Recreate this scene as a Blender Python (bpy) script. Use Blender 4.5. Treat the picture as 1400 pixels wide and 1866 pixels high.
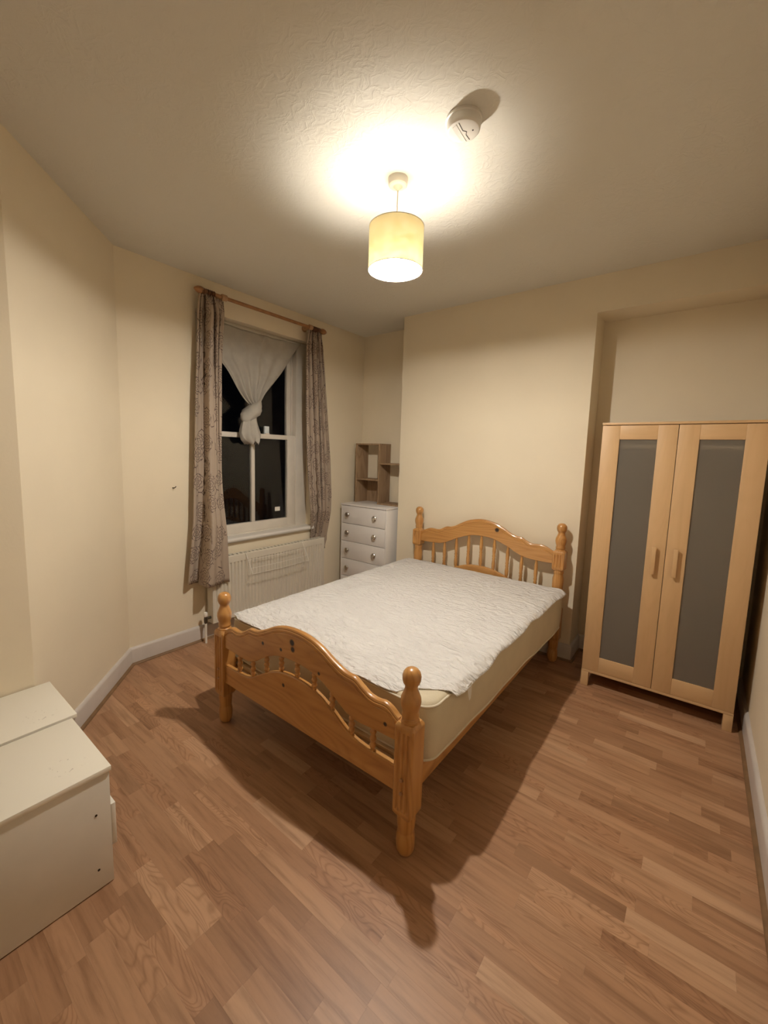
import bpy, bmesh, math, random
from mathutils import Vector, Matrix, noise
random.seed(7)
PI = math.pi
for o in list(bpy.data.objects): bpy.data.objects.remove(o)
sc = bpy.context.scene
COL = sc.collection

# ------------------------------------------------------------------ camera
F_PX, PX, PY, W, H_PX = 758.685, 679.47, 912.58, 1400, 1866
CAM = Vector((3.1076, -3.3879, 1.5637))
YAW, PITCH, ROLL = 0.6669, 0.1140, 0.0273
fwd = Vector((-math.sin(YAW) * math.cos(PITCH), math.cos(YAW) * math.cos(PITCH), -math.sin(PITCH)))
rgt = Vector((math.cos(YAW), math.sin(YAW), 0)); upv = rgt.cross(fwd)
r2 = rgt * math.cos(ROLL) + upv * math.sin(ROLL)
u2 = upv * math.cos(ROLL) - rgt * math.sin(ROLL)
cd = bpy.data.cameras.new('camera'); cam = bpy.data.objects.new('camera', cd); COL.objects.link(cam)
cam.matrix_world = Matrix(((r2.x, u2.x, -fwd.x, CAM.x), (r2.y, u2.y, -fwd.y, CAM.y), (r2.z, u2.z, -fwd.z, CAM.z), (0, 0, 0, 1)))
cd.sensor_fit = 'HORIZONTAL'; cd.sensor_width = 36; cd.lens = F_PX * 36 / W
cd.shift_x = (W / 2 - PX) / W; cd.shift_y = (PY - H_PX / 2) / W
cd.clip_start = 0.02
sc.camera = cam

# ------------------------------------------------------------------ world (night) and exposure
wd = bpy.data.worlds.new('night'); sc.world = wd; wd.use_nodes = True
wd.node_tree.nodes['Background'].inputs[0].default_value = (0.002, 0.002, 0.0025, 1)
wd.node_tree.nodes['Background'].inputs[1].default_value = 0.4
vs = sc.view_settings
vs.view_transform = 'Standard'; vs.look = 'None'; vs.gamma = 1; vs.use_curve_mapping = False
vs.exposure = 0.0
LAMP_STRENGTH = 9800.0
TIP, SIDE, NECK = 0.46, 0.132, 0.15
LAMP_COL = (1.0, 0.945, 0.85)

CEIL = 2.849

# ------------------------------------------------------------------ materials
MATS = {}
def mat(name):
    m = bpy.data.materials.new(name); m.use_nodes = True; MATS[name] = m
    nt = m.node_tree; b = nt.nodes['Principled BSDF']
    return m, nt, b
def N(nt, t, **kw):
    n = nt.nodes.new(t)
    for k, v in kw.items():
        if k in n.inputs: n.inputs[k].default_value = v
        else: setattr(n, k, v)
    return n
def L(nt, a, b): nt.links.new(a, b)
def math_n(nt, op, a, b=None, c=None):
    n = nt.nodes.new('ShaderNodeMath'); n.operation = op
    for i, v in enumerate((a, b, c)):
        if v is None: continue
        if isinstance(v, (int, float)): n.inputs[i].default_value = v
        else: L(nt, v, n.inputs[i])
    return n.outputs[0]
def ramp(nt, fac, stops):
    n = nt.nodes.new('ShaderNodeValToRGB'); e = n.color_ramp.elements
    while len(e) < len(stops): e.new(0.5)
    for i, (p, c) in enumerate(stops): e[i].position = p; e[i].color = (*c, 1)
    L(nt, fac, n.inputs[0]); return n.outputs[0]
def mix(nt, fac, a, b, blend='MIX'):
    n = nt.nodes.new('ShaderNodeMix'); n.data_type = 'RGBA'; n.blend_type = blend
    for s, v in ((n.inputs[0], fac), (n.inputs[6], a), (n.inputs[7], b)):
        if isinstance(v, (int, float)): s.default_value = v
        elif isinstance(v, tuple): s.default_value = (*v, 1) if len(v) == 3 else v
        else: L(nt, v, s)
    return n.outputs[2]
def mapping(nt, src, scale=(1, 1, 1), loc=(0, 0, 0)):
    n = nt.nodes.new('ShaderNodeMapping'); n.inputs['Scale'].default_value = scale; n.inputs['Location'].default_value = loc
    L(nt, src, n.inputs['Vector']); return n.outputs[0]
def bump(nt, h, strength, dist=0.01, prev=None):
    n = nt.nodes.new('ShaderNodeBump'); n.inputs['Strength'].default_value = strength; n.inputs['Distance'].default_value = dist
    L(nt, h, n.inputs['Height'])
    if prev is not None: L(nt, prev, n.inputs['Normal'])
    return n.outputs[0]
def objco(nt): return nt.nodes.new('ShaderNodeTexCoord').outputs['Object']
def plain(name, col, rough=0.5, metal=0.0, var=0.06, bscale=0, bstr=0.1, nscale=6):
    m, nt, b = mat(name)
    co = objco(nt)
    n = N(nt, 'ShaderNodeTexNoise', Scale=nscale, Detail=3.0); L(nt, co, n.inputs['Vector'])
    c = ramp(nt, n.outputs[0], [(0.3, tuple(x * (1 - var) for x in col)), (0.7, tuple(min(1, x * (1 + var)) for x in col))])
    L(nt, c, b.inputs['Base Color'])
    b.inputs['Roughness'].default_value = rough; b.inputs['Metallic'].default_value = metal
    if bscale:
        n2 = N(nt, 'ShaderNodeTexNoise', Scale=bscale, Detail=3.0); L(nt, co, n2.inputs['Vector'])
        L(nt, bump(nt, n2.outputs[0], bstr, 0.003), b.inputs['Normal'])
    return m

WALLC = (0.79, 0.69, 0.525)
plain('wall_paint', WALLC, 0.72, var=0.025, bscale=90, bstr=0.12, nscale=2.5)
plain('white_gloss', (0.70, 0.655, 0.60), 0.35, var=0.03)
plain('skirting_paint', (0.60, 0.545, 0.50), 0.35, var=0.05)
plain('sash_paint', (0.66, 0.60, 0.52), 0.4, var=0.05)
plain('radiator_paint', (0.66, 0.60, 0.50), 0.35, var=0.03)
plain('wire_white', (0.80, 0.76, 0.68), 0.4)
plain('plastic_white', (0.80, 0.77, 0.72), 0.35, var=0.02)
plain('melamine_white', (0.80, 0.76, 0.73), 0.4, var=0.03)
plain('cabinet_white', (0.72, 0.675, 0.60), 0.42, var=0.04)
plain('dark_slot', (0.05, 0.045, 0.045), 0.6)
plain('screw_dark', (0.05, 0.035, 0.02), 0.4, 0.6)
plain('chrome', (0.75, 0.72, 0.68), 0.18, 1.0, var=0.02)
plain('brass_valve', (0.10, 0.085, 0.06), 0.35, 0.6)
plain('bead_wood', (0.22, 0.125, 0.06), 0.5, var=0.2, nscale=12)
plain('dark_inside', (0.06, 0.045, 0.035), 0.7)
plain('carcass_back', (0.48, 0.40, 0.30), 0.7)
plain('mattress_fabric', (0.60, 0.52, 0.375), 0.85, var=0.05, bscale=160, bstr=0.2)
plain('piping_fabric', (0.64, 0.57, 0.44), 0.8)
plain('label_cloth', (0.72, 0.68, 0.62), 0.7)
plain('net_cloth', (0.40, 0.365, 0.315), 0.85, var=0.06, bscale=120, bstr=0.25, nscale=14)
plain('sticker', (0.75, 0.72, 0.66), 0.5)
plain('pole_wood', (0.33, 0.15, 0.055), 0.35, var=0.25, nscale=20)
plain('ring_wood', (0.12, 0.045, 0.020), 0.3, var=0.2, nscale=20)
plain('bracket_wood', (0.42, 0.24, 0.12), 0.4, var=0.2, nscale=20)
plain('cord_white', (0.62, 0.57, 0.50), 0.5)

# ceiling: hand-textured plaster with a lining seam
m, nt, b = mat('ceiling_plaster')
geo = nt.nodes.new('ShaderNodeNewGeometry').outputs['Position']
n1 = N(nt, 'ShaderNodeTexNoise', Scale=19.0, Detail=4.0, Distortion=0.9); L(nt, geo, n1.inputs['Vector'])
n2 = N(nt, 'ShaderNodeTexNoise', Scale=45.0, Detail=2.0, Distortion=0.8); L(nt, geo, n2.inputs['Vector'])
n3 = N(nt, 'ShaderNodeTexNoise', Scale=2.2, Detail=2.0); L(nt, geo, n3.inputs['Vector'])
ridge = math_n(nt, 'POWER', math_n(nt, 'SUBTRACT', 1.0, math_n(nt, 'ABSOLUTE', math_n(nt, 'MULTIPLY', math_n(nt, 'SUBTRACT', n1.outputs[0], 0.5), 5.0))), 2.0)
msk = math_n(nt, 'MULTIPLY', ridge, math_n(nt, 'SUBTRACT', math_n(nt, 'MULTIPLY', n3.outputs[0], 2.4), 0.65))
hsum = math_n(nt, 'ADD', msk, math_n(nt, 'MULTIPLY', n2.outputs[0], 0.35))
sx = nt.nodes.new('ShaderNodeSeparateXYZ'); L(nt, geo, sx.inputs[0])
seam = math_n(nt, 'LESS_THAN', math_n(nt, 'ABSOLUTE', math_n(nt, 'SUBTRACT', sx.outputs[0], 2.165)), 0.003)
hsum = math_n(nt, 'ADD', hsum, math_n(nt, 'MULTIPLY', seam, 0.6))
L(nt, bump(nt, hsum, 0.38, 0.004), b.inputs['Normal'])
b.inputs['Base Color'].default_value = (0.70, 0.67, 0.60, 1); b.inputs['Roughness'].default_value = 0.8

# laminate floor staves: colour from the per-stave attribute, grain in world space
m, nt, b = mat('laminate')
geo = nt.nodes.new('ShaderNodeNewGeometry').outputs['Position']
at = nt.nodes.new('ShaderNodeAttribute'); at.attribute_name = 'tint'
sp = nt.nodes.new('ShaderNodeSeparateColor'); L(nt, at.outputs['Color'], sp.inputs[0])
s3 = nt.nodes.new('ShaderNodeSeparateXYZ'); L(nt, geo, s3.inputs[0])
seed = math_n(nt, 'MULTIPLY', sp.outputs[2], 53.0)
cb = nt.nodes.new('ShaderNodeCombineXYZ')
L(nt, math_n(nt, 'ADD', math_n(nt, 'MULTIPLY', s3.outputs[0], 3.0), seed), cb.inputs[0])
L(nt, math_n(nt, 'MULTIPLY', s3.outputs[1], 38.0), cb.inputs[1]); L(nt, seed, cb.inputs[2])
g1 = N(nt, 'ShaderNodeTexNoise', Scale=1.0, Detail=5.0, Roughness=0.6); L(nt, cb.outputs[0], g1.inputs['Vector'])
cb2 = nt.nodes.new('ShaderNodeCombineXYZ')
L(nt, math_n(nt, 'ADD', math_n(nt, 'MULTIPLY', s3.outputs[0], 2.6), seed), cb2.inputs[0])
L(nt, math_n(nt, 'MULTIPLY', s3.outputs[1], 11.0), cb2.inputs[1]); L(nt, seed, cb2.inputs[2])
g2 = N(nt, 'ShaderNodeTexNoise', Scale=1.0, Detail=1.5, Distortion=0.4); L(nt, cb2.outputs[0], g2.inputs['Vector'])
rings = math_n(nt, 'ABSOLUTE', math_n(nt, 'SINE', math_n(nt, 'MULTIPLY', g2.outputs[0], 70.0)))
base = ramp(nt, sp.outputs[0], [(0.0, (0.30, 0.157, 0.082)), (0.35, (0.375, 0.204, 0.111)), (0.7, (0.435, 0.249, 0.140)), (1.0, (0.51, 0.315, 0.190))])
base = mix(nt, math_n(nt, 'MULTIPLY', sp.outputs[1], 0.35), base, (0.41, 0.205, 0.108))
grain = ramp(nt, g1.outputs[0], [(0.30, (0.58, 0.51, 0.44)), (0.52, (1.0, 1.0, 1.0)), (0.75, (1.14, 1.14, 1.12))])
c1 = mix(nt, 0.75, base, grain, 'MULTIPLY')
cath = ramp(nt, rings, [(0.0, (0.66, 0.58, 0.50)), (0.75, (1.06, 1.06, 1.06))])
figured = math_n(nt, 'GREATER_THAN', sp.outputs[1], 0.72)
c2 = mix(nt, math_n(nt, 'ADD', math_n(nt, 'MULTIPLY', figured, 0.55), 0.06), c1, cath, 'MULTIPLY')
L(nt, c2, b.inputs['Base Color']); b.inputs['Roughness'].default_value = 0.42
L(nt, bump(nt, g1.outputs[0], 0.06, 0.002), b.inputs['Normal'])

def wood(name, axis, c_lo, c_mid, c_hi, rough, knots=(), gs=1.0, ringamt=0.5, coat=0.0):
    m, nt, b = mat(name)
    co = objco(nt)
    oi = nt.nodes.new('ShaderNodeObjectInfo')
    off = nt.nodes.new('ShaderNodeVectorMath'); off.operation = 'ADD'
    sh = nt.nodes.new('ShaderNodeVectorMath'); sh.operation = 'SCALE'; sh.inputs[0].default_value = (7.1, 5.3, 9.7)
    L(nt, oi.outputs['Random'], sh.inputs['Scale']); L(nt, co, off.inputs[0]); L(nt, sh.outputs[0], off.inputs[1])
    s = [26 * gs] * 3; s[axis] = 1.6 * gs
    g = N(nt, 'ShaderNodeTexNoise', Scale=1.0, Detail=4.0, Distortion=0.5); L(nt, mapping(nt, off.outputs[0], tuple(s)), g.inputs['Vector'])
    s2 = [7 * gs] * 3; s2[axis] = 1.1 * gs
    g2 = N(nt, 'ShaderNodeTexNoise', Scale=1.0, Detail=1.0, Distortion=0.3); L(nt, mapping(nt, off.outputs[0], tuple(s2)), g2.inputs['Vector'])
    rings = math_n(nt, 'ABSOLUTE', math_n(nt, 'SINE', math_n(nt, 'MULTIPLY', g2.outputs[0], 40.0)))
    v = math_n(nt, 'ADD', math_n(nt, 'MULTIPLY', g.outputs[0], 1 - ringamt), math_n(nt, 'MULTIPLY', rings, ringamt))
    c = ramp(nt, v, [(0.2, c_lo), (0.5, c_mid), (0.8, c_hi)])
    for (kx, ky, kz, kr) in knots:
        d = nt.nodes.new('ShaderNodeVectorMath'); d.operation = 'DISTANCE'; d.inputs[1].default_value = (kx, ky, kz)
        L(nt, co, d.inputs[0])
        f = ramp(nt, math_n(nt, 'DIVIDE', d.outputs['Value'], kr), [(0.55, (1, 1, 1)), (1.0, (0, 0, 0))])
        c = mix(nt, f, c, (0.018, 0.008, 0.006))
    L(nt, c, b.inputs['Base Color']); b.inputs['Roughness'].default_value = rough
    b.inputs['Coat Weight'].default_value = coat; b.inputs['Coat Roughness'].default_value = 0.12
    return m
PINE = ((0.37, 0.158, 0.040), (0.49, 0.232, 0.064), (0.57, 0.295, 0.092))
for ax, nm in ((0, 'pine_x'), (1, 'pine_y'), (2, 'pine_z')):
    wood(nm, ax, *PINE, 0.34, coat=0.5, ringamt=0.3)
wood('pine_foot_rail', 0, *PINE, 0.34, coat=0.5, ringamt=0.22, knots=((-0.02, -1.0465, 0.672, 0.020), (-0.015, -1.0465, 0.640, 0.017), (-0.10, -1.0465, 0.612, 0.011), (-0.24, -1.0465, 0.600, 0.012), (0.16, -1.0465, 0.585, 0.010), (0.53, -1.0465, 0.512, 0.011)))
wood('pine_foot_panel', 0, *PINE, 0.34, coat=0.5, ringamt=0.22, knots=((-0.085, -1.0435, 0.435, 0.012),))
wood('pine_head_rail', 0, *PINE, 0.30, coat=0.6, ringamt=0.22, knots=((0.135, 0.9965, 0.965, 0.022),))
wood('birch_z', 2, (0.58, 0.362, 0.178), (0.62, 0.395, 0.200), (0.65, 0.418, 0.216), 0.5, ringamt=0.15)
wood('birch_x', 0, (0.58, 0.362, 0.178), (0.62, 0.395, 0.200), (0.65, 0.418, 0.216), 0.5, ringamt=0.15)
wood('shelf_oak', 2, (0.23, 0.140, 0.075), (0.32, 0.205, 0.115), (0.39, 0.26, 0.155), 0.55, ringamt=0.3)
wood('slat_wood', 0, (0.45, 0.30, 0.16), (0.55, 0.38, 0.20), (0.6, 0.43, 0.25), 0.6)

# frosted glass of the wardrobe doors
m, nt, b = mat('frosted_glass')
co = objco(nt); nn = N(nt, 'ShaderNodeTexNoise', Scale=260.0, Detail=2.0); L(nt, co, nn.inputs['Vector'])
b.inputs['Base Color'].default_value = (0.60, 0.54, 0.46, 1); b.inputs['Roughness'].default_value = 0.28
b.inputs['Transmission Weight'].default_value = 0.80; b.inputs['IOR'].default_value = 1.3
L(nt, bump(nt, nn.outputs[0], 0.1, 0.001), b.inputs['Normal'])
# window glass
m, nt, b = mat('window_glass')
b.inputs['Base Color'].default_value = (0.9, 0.93, 0.95, 1); b.inputs['Roughness'].default_value = 0.01
b.inputs['Transmission Weight'].default_value = 1.0; b.inputs['IOR'].default_value = 1.3
nn = N(nt, 'ShaderNodeTexNoise', Scale=3.0); L(nt, objco(nt), nn.inputs['Vector']); L(nt, bump(nt, nn.outputs[0], 0.02, 0.002), b.inputs['Normal'])
# clear plastic
m, nt, b = mat('clear_plastic')
nn = N(nt, 'ShaderNodeTexNoise', Scale=20.0); L(nt, objco(nt), nn.inputs['Vector'])
L(nt, ramp(nt, nn.outputs[0], [(0.3, (0.6, 0.66, 0.68)), (0.7, (0.75, 0.78, 0.78))]), b.inputs['Base Color']); b.inputs['Roughness'].default_value = 0.2

# lamp shade: thin fabric lit from inside
m, nt, b = mat('shade_fabric')
nt.nodes.remove(b)
co = objco(nt)
nz = N(nt, 'ShaderNodeTexNoise', Scale=22.0, Detail=4.0); L(nt, mapping(nt, co, (1, 1, 2.2)), nz.inputs['Vector'])
tr = nt.nodes.new('ShaderNodeBsdfTranslucent'); df = nt.nodes.new('ShaderNodeBsdfDiffuse'); mx = nt.nodes.new('ShaderNodeMixShader')
L(nt, ramp(nt, nz.outputs[0], [(0.35, (0.70, 0.53, 0.22)), (0.65, (0.82, 0.66, 0.34))]), tr.inputs[0])
df.inputs[0].default_value = (0.42, 0.36, 0.23, 1)
mx.inputs[0].default_value = 0.028
L(nt, df.outputs[0], mx.inputs[1]); L(nt, tr.outputs[0], mx.inputs[2]); L(nt, mx.outputs[0], nt.nodes['Material Output'].inputs[0])
# the bulb
m, nt, b = mat('bulb_glow')
em = nt.nodes.new('ShaderNodeEmission'); em.inputs[0].default_value = (*LAMP_COL, 1); em.inputs[1].default_value = LAMP_STRENGTH
nt.nodes.remove(b); L(nt, em.outputs[0], nt.nodes['Material Output'].inputs[0])
sz = nt.nodes.new('ShaderNodeSeparateXYZ'); L(nt, objco(nt), sz.inputs[0])
mr = nt.nodes.new('ShaderNodeMapRange'); mr.inputs['From Min'].default_value = -0.417; mr.inputs['From Max'].default_value = -0.246
L(nt, sz.outputs[2], mr.inputs['Value'])
# glow along the bulb made up to balance light on walls, bed and ceiling
prof_e = ramp(nt, mr.outputs[0], [(0.0, (TIP,) * 3), (0.05, (TIP,) * 3), (0.08, (SIDE,) * 3), (0.25, (SIDE,) * 3), (0.28, (0.006,) * 3), (0.76, (0.006,) * 3), (0.86, (NECK,) * 3)])
L(nt, math_n(nt, 'MULTIPLY', prof_e, LAMP_STRENGTH), em.inputs[1])

# quilted mattress protector
m, nt, b = mat('quilt')
co = objco(nt)
nd = N(nt, 'ShaderNodeTexNoise', Scale=5.0, Detail=2.0); L(nt, co, nd.inputs['Vector'])
wob = nt.nodes.new('ShaderNodeVectorMath'); wob.operation = 'SCALE'; wob.inputs['Scale'].default_value = 0.10; L(nt, nd.outputs['Color'], wob.inputs[0])
ad = nt.nodes.new('ShaderNodeVectorMath'); ad.operation = 'ADD'; L(nt, co, ad.inputs[0]); L(nt, wob.outputs[0], ad.inputs[1])
v1 = N(nt, 'ShaderNodeTexVoronoi', Scale=1.0); v1.feature = 'SMOOTH_F1'; v1.inputs['Smoothness'].default_value = 0.5; L(nt, mapping(nt, ad.outputs[0], (20, 34, 1)), v1.inputs['Vector'])
n4 = N(nt, 'ShaderNodeTexNoise', Scale=1.0, Detail=3.0, Distortion=0.7); L(nt, mapping(nt, ad.outputs[0], (24, 60, 1)), n4.inputs['Vector'])
hh = math_n(nt, 'ADD', math_n(nt, 'MULTIPLY', math_n(nt, 'SUBTRACT', 1.0, v1.outputs['Distance']), 0.6), n4.outputs[0])
L(nt, bump(nt, hh, 1.0, 0.023), b.inputs['Normal'])
b.inputs['Base Color'].default_value = (0.72, 0.69, 0.665, 1); b.inputs['Roughness'].default_value = 0.8

# curtain: beige cloth with line-drawn peonies
m, nt, b = mat('curtain_print')
uv = nt.nodes.new('ShaderNodeTexCoord').outputs['UV']
nd = N(nt, 'ShaderNodeTexNoise', Scale=26.0, Detail=2.0); L(nt, uv, nd.inputs['Vector'])
wob = nt.nodes.new('ShaderNodeVectorMath'); wob.operation = 'SCALE'; wob.inputs['Scale'].default_value = 0.012; L(nt, nd.outputs['Color'], wob.inputs[0])
ad = nt.nodes.new('ShaderNodeVectorMath'); ad.operation = 'ADD'; L(nt, uv, ad.inputs[0]); L(nt, wob.outputs[0], ad.inputs[1])
q = mapping(nt, ad.outputs[0], (5.6, 5.6, 0))
vo = N(nt, 'ShaderNodeTexVoronoi', Scale=1.0, Randomness=0.55); vo.voronoi_dimensions = '2D'; L(nt, q, vo.inputs['Vector'])
df = nt.nodes.new('ShaderNodeVectorMath'); df.operation = 'SUBTRACT'; L(nt, q, df.inputs[0]); L(nt, vo.outputs['Position'], df.inputs[1])
s3 = nt.nodes.new('ShaderNodeSeparateXYZ'); L(nt, df.outputs[0], s3.inputs[0])
ang = math_n(nt, 'ARCTAN2', s3.outputs[1], s3.outputs[0])
d = vo.outputs['Distance']
ring_i = math_n(nt, 'FLOOR', math_n(nt, 'MULTIPLY', d, 11.0))
pet = math_n(nt, 'ABSOLUTE', math_n(nt, 'SINE', math_n(nt, 'ADD', math_n(nt, 'MULTIPLY', ang, 3.5), math_n(nt, 'MULTIPLY', ring_i, 1.1))))
rr = math_n(nt, 'SUBTRACT', d, math_n(nt, 'MULTIPLY', pet, 0.055))
line = math_n(nt, 'LESS_THAN', math_n(nt, 'ABSOLUTE', math_n(nt, 'SINE', math_n(nt, 'MULTIPLY', rr, 30.0))), 0.38)
flower = math_n(nt, 'MULTIPLY', line, math_n(nt, 'LESS_THAN', rr, 0.34))
vl = N(nt, 'ShaderNodeTexVoronoi', Scale=1.0, Randomness=0.9); vl.voronoi_dimensions = '2D'; vl.feature = 'DISTANCE_TO_EDGE'
L(nt, mapping(nt, ad.outputs[0], (15, 9, 0)), vl.inputs['Vector'])
nm = N(nt, 'ShaderNodeTexNoise', Scale=6.0, Detail=1.0); L(nt, uv, nm.inputs['Vector'])
leaf = math_n(nt, 'MULTIPLY', math_n(nt, 'LESS_THAN', vl.outputs['Distance'], 0.028), math_n(nt, 'GREATER_THAN', nm.outputs[0], 0.55))
leaf = math_n(nt, 'MULTIPLY', leaf, math_n(nt, 'GREATER_THAN', rr, 0.36))
ink = math_n(nt, 'MAXIMUM', flower, leaf)
c = mix(nt, math_n(nt, 'MULTIPLY', ink, 0.92), (0.40, 0.315, 0.245), (0.050, 0.020, 0.024))
L(nt, c, b.inputs['Base Color']); b.inputs['Roughness'].default_value = 0.8
wv = N(nt, 'ShaderNodeTexNoise', Scale=400.0); L(nt, uv, wv.inputs['Vector']); L(nt, bump(nt, wv.outputs[0], 0.15, 0.001), b.inputs['Normal'])
# white bedside top with scuffs
m, nt, b = mat('cabinet_top')
co = objco(nt)
n1 = N(nt, 'ShaderNodeTexNoise', Scale=60.0, Detail=3.0); L(nt, co, n1.inputs['Vector'])
dd = nt.nodes.new('ShaderNodeVectorMath'); dd.operation = 'DISTANCE'; dd.inputs[1].default_value = (0.09, 0.10, 0.45); L(nt, co, dd.inputs[0])
near = ramp(nt, dd.outputs['Value'], [(0.0, (1, 1, 1)), (0.06, (0, 0, 0))])
f = math_n(nt, 'MULTIPLY', math_n(nt, 'GREATER_THAN', n1.outputs[0], 0.63), near)
L(nt, mix(nt, math_n(nt, 'MULTIPLY', f, 0.7), (0.83, 0.78, 0.68), (0.22, 0.17, 0.13)), b.inputs['Base Color']); b.inputs['Roughness'].default_value = 0.38

# ------------------------------------------------------------------ mesh helpers
class MB:
    def __init__(s): s.v = []; s.f = []
    def add(s, vs, fs):
        o = len(s.v); s.v += [tuple(x) for x in vs]; s.f += [tuple(i + o for i in f) for f in fs]; return s
    def box(s, x0, x1, y0, y1, z0, z1, c=0.0):
        if x1 < x0: x0, x1 = x1, x0
        if y1 < y0: y0, y1 = y1, y0
        if z1 < z0: z0, z1 = z1, z0
        if c <= 0:
            return s.add([(x0, y0, z0), (x1, y0, z0), (x1, y1, z0), (x0, y1, z0), (x0, y0, z1), (x1, y0, z1), (x1, y1, z1), (x0, y1, z1)],
                         [(3, 2, 1, 0), (4, 5, 6, 7), (0, 1, 5, 4), (1, 2, 6, 5), (2, 3, 7, 6), (3, 0, 4, 7)])
        c = min(c, (x1 - x0) * .45, (y1 - y0) * .45, (z1 - z0) * .45)
        bm = bmesh.new(); bmesh.ops.create_cube(bm, size=1)
        for v in bm.verts:
            v.co.x = x0 if v.co.x < 0 else x1; v.co.y = y0 if v.co.y < 0 else y1; v.co.z = z0 if v.co.z < 0 else z1
        bmesh.ops.bevel(bm, geom=list(bm.edges), offset=c, segments=2, profile=0.5, affect='EDGES')
        bm.verts.index_update()
        s.add([v.co[:] for v in bm.verts], [[v.index for v in f.verts] for f in bm.faces]); bm.free(); return s
    def rings(s, rs, closed=True, cap=True):
        n = len(rs[0]); vs = [p for r in rs for p in r]; fs = []
        for i in range(len(rs) - 1):
            for j in range(n if closed else n - 1):
                k = (j + 1) % n
                fs.append((i * n + j, i * n + k, (i + 1) * n + k, (i + 1) * n + j))
        if cap and closed:
            fs.append(tuple(reversed(range(n)))); fs.append(tuple((len(rs) - 1) * n + j for j in range(n)))
        return s.add(vs, fs)
    def lathe(s, prof, cx=0, cy=0, n=20, axis=2):
        rs = []
        for (z, r) in prof:
            ring = []
            for j in range(n):
                a = 2 * PI * j / n; p = (r * math.cos(a), r * math.sin(a), z)
                if axis == 0: p = (z, p[0], p[1])
                elif axis == 1: p = (p[1], z, p[0])
                ring.append((p[0] + cx, p[1] + cy, p[2]))
            rs.append(ring)
        return s.rings(rs)
    def tube(s, pts, r, n=8):
        pts = [Vector(p) for p in pts]; rs = []
        up = Vector((0, 0, 1))
        for i, p in enumerate(pts):
            d = (pts[min(i + 1, len(pts) - 1)] - pts[max(i - 1, 0)]).normalized()
            a = d.cross(up)
            if a.length < 1e-3: a = d.cross(Vector((0, 1, 0)))
            a.normalize(); bb = a.cross(d).normalized()
            rs.append([p + (a * math.cos(2 * PI * j / n) + bb * math.sin(2 * PI * j / n)) * r for j in range(n)])
        return s.rings(rs)
    def mesh(s, name, smooth=None):
        me = bpy.data.meshes.new(name); me.from_pydata(s.v, [], s.f)
        bm = bmesh.new(); bm.from_mesh(me); bmesh.ops.recalc_face_normals(bm, faces=bm.faces); bm.to_mesh(me); bm.free()
        if smooth is not None:
            for p in me.polygons: p.use_smooth = True
            me.set_sharp_from_angle(angle=math.radians(smooth))
        me.update(); return me
    def build(s, name, material, parent=None, smooth=None, loc=(0, 0, 0)):
        me = s.mesh(name, smooth); me.materials.append(MATS[material])
        return link(name, me, parent, loc)
def link(name, me, parent=None, loc=(0, 0, 0)):
    o = bpy.data.objects.new(name, me); COL.objects.link(o); o.location = loc
    if parent is not None: o.parent = parent
    return o
def tag(o, label, cat, group=None):
    o['label'] = label; o['category'] = cat
    if group: o['group'] = group
    return o
def thing(name, label, cat, loc=(0, 0, 0), rz=0, group=None):
    o = bpy.data.objects.new(name, None); COL.objects.link(o); o.location = loc; o.rotation_euler = (0, 0, rz); o.empty_display_size = 0.1
    return tag(o, label, cat, group)
def struct(o): o['kind'] = 'structure'; return o
def lerp(a, b, t): return a + (b - a) * t
def interp(tab, x):
    if x <= tab[0][0]: return tab[0][1]
    for (a, va), (b_, vb) in zip(tab, tab[1:]):
        if x <= b_:
            t = (x - a) / (b_ - a); return va + (vb - va) * t
    return tab[-1][1]
def sinterp(tab, x):   # Catmull-Rom through the table
    n = len(tab)
    if x <= tab[0][0]: return tab[0][1]
    if x >= tab[-1][0]: return tab[-1][1]
    for i in range(n - 1):
        if x <= tab[i + 1][0]:
            x0, y0 = tab[max(i - 1, 0)]; x1, y1 = tab[i]; x2, y2 = tab[i + 1]; x3, y3 = tab[min(i + 2, n - 1)]
            t = (x - x1) / (x2 - x1); h = x2 - x1
            m1 = (y2 - y0) / (x2 - x0) * h if x2 > x0 else 0; m2 = (y3 - y1) / (x3 - x1) * h if x3 > x1 else 0
            return (2*t**3-3*t**2+1)*y1 + (t**3-2*t**2+t)*m1 + (-2*t**3+3*t**2)*y2 + (t**3-t**2)*m2

# ------------------------------------------------------------------ room shell
P = [(0.772, -4.35), (0.772, -2.916), (0.0, -2.215), (0.0, 0.332), (0.763, 0.332), (0.763, 0.0), (2.422, 0.0), (2.422, 0.275), (3.445, 0.275), (3.445, -4.35)]
OY0, OY1, OZ0, OZ1 = -1.665, -0.452, 0.800, 2.612      # window opening

def seg_wall(name, a, b, z0=0, z1=CEIL, th=0.12, ext0=0.0, ext1=0.0):
    a = Vector((*a, 0)); b = Vector((*b, 0)); d = (b - a).normalized(); n = Vector((-d.y, d.x, 0))
    a = a - d * ext0; b = b + d * ext1
    mb = MB(); q = [a, b, b + n * th, a + n * th]
    mb.rings([[(p.x, p.y, z0) for p in q], [(p.x, p.y, z1) for p in q]])
    return struct(mb.build(name, 'wall_paint'))
seg_wall('wall_left_near', P[0], P[1])
seg_wall('wall_left_angled', P[1], P[2], ext0=0.0)
mb = MB(); T = 0.26
mb.box(-T, 0, P[2][1] - 0.05, OY0, 0, CEIL); mb.box(-T, 0, OY1, P[3][1] + 0.12, 0, CEIL)
mb.box(-T, 0, OY0, OY1, 0, OZ0); mb.box(-T, 0, OY0, OY1, OZ1, CEIL)
struct(mb.build('wall_left', 'wall_paint'))
mb = MB(); mb.box(0, P[4][0], P[4][1], P[4][1] + 0.12, 0, CEIL); struct(mb.build('wall_far_alcove', 'wall_paint'))
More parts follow.
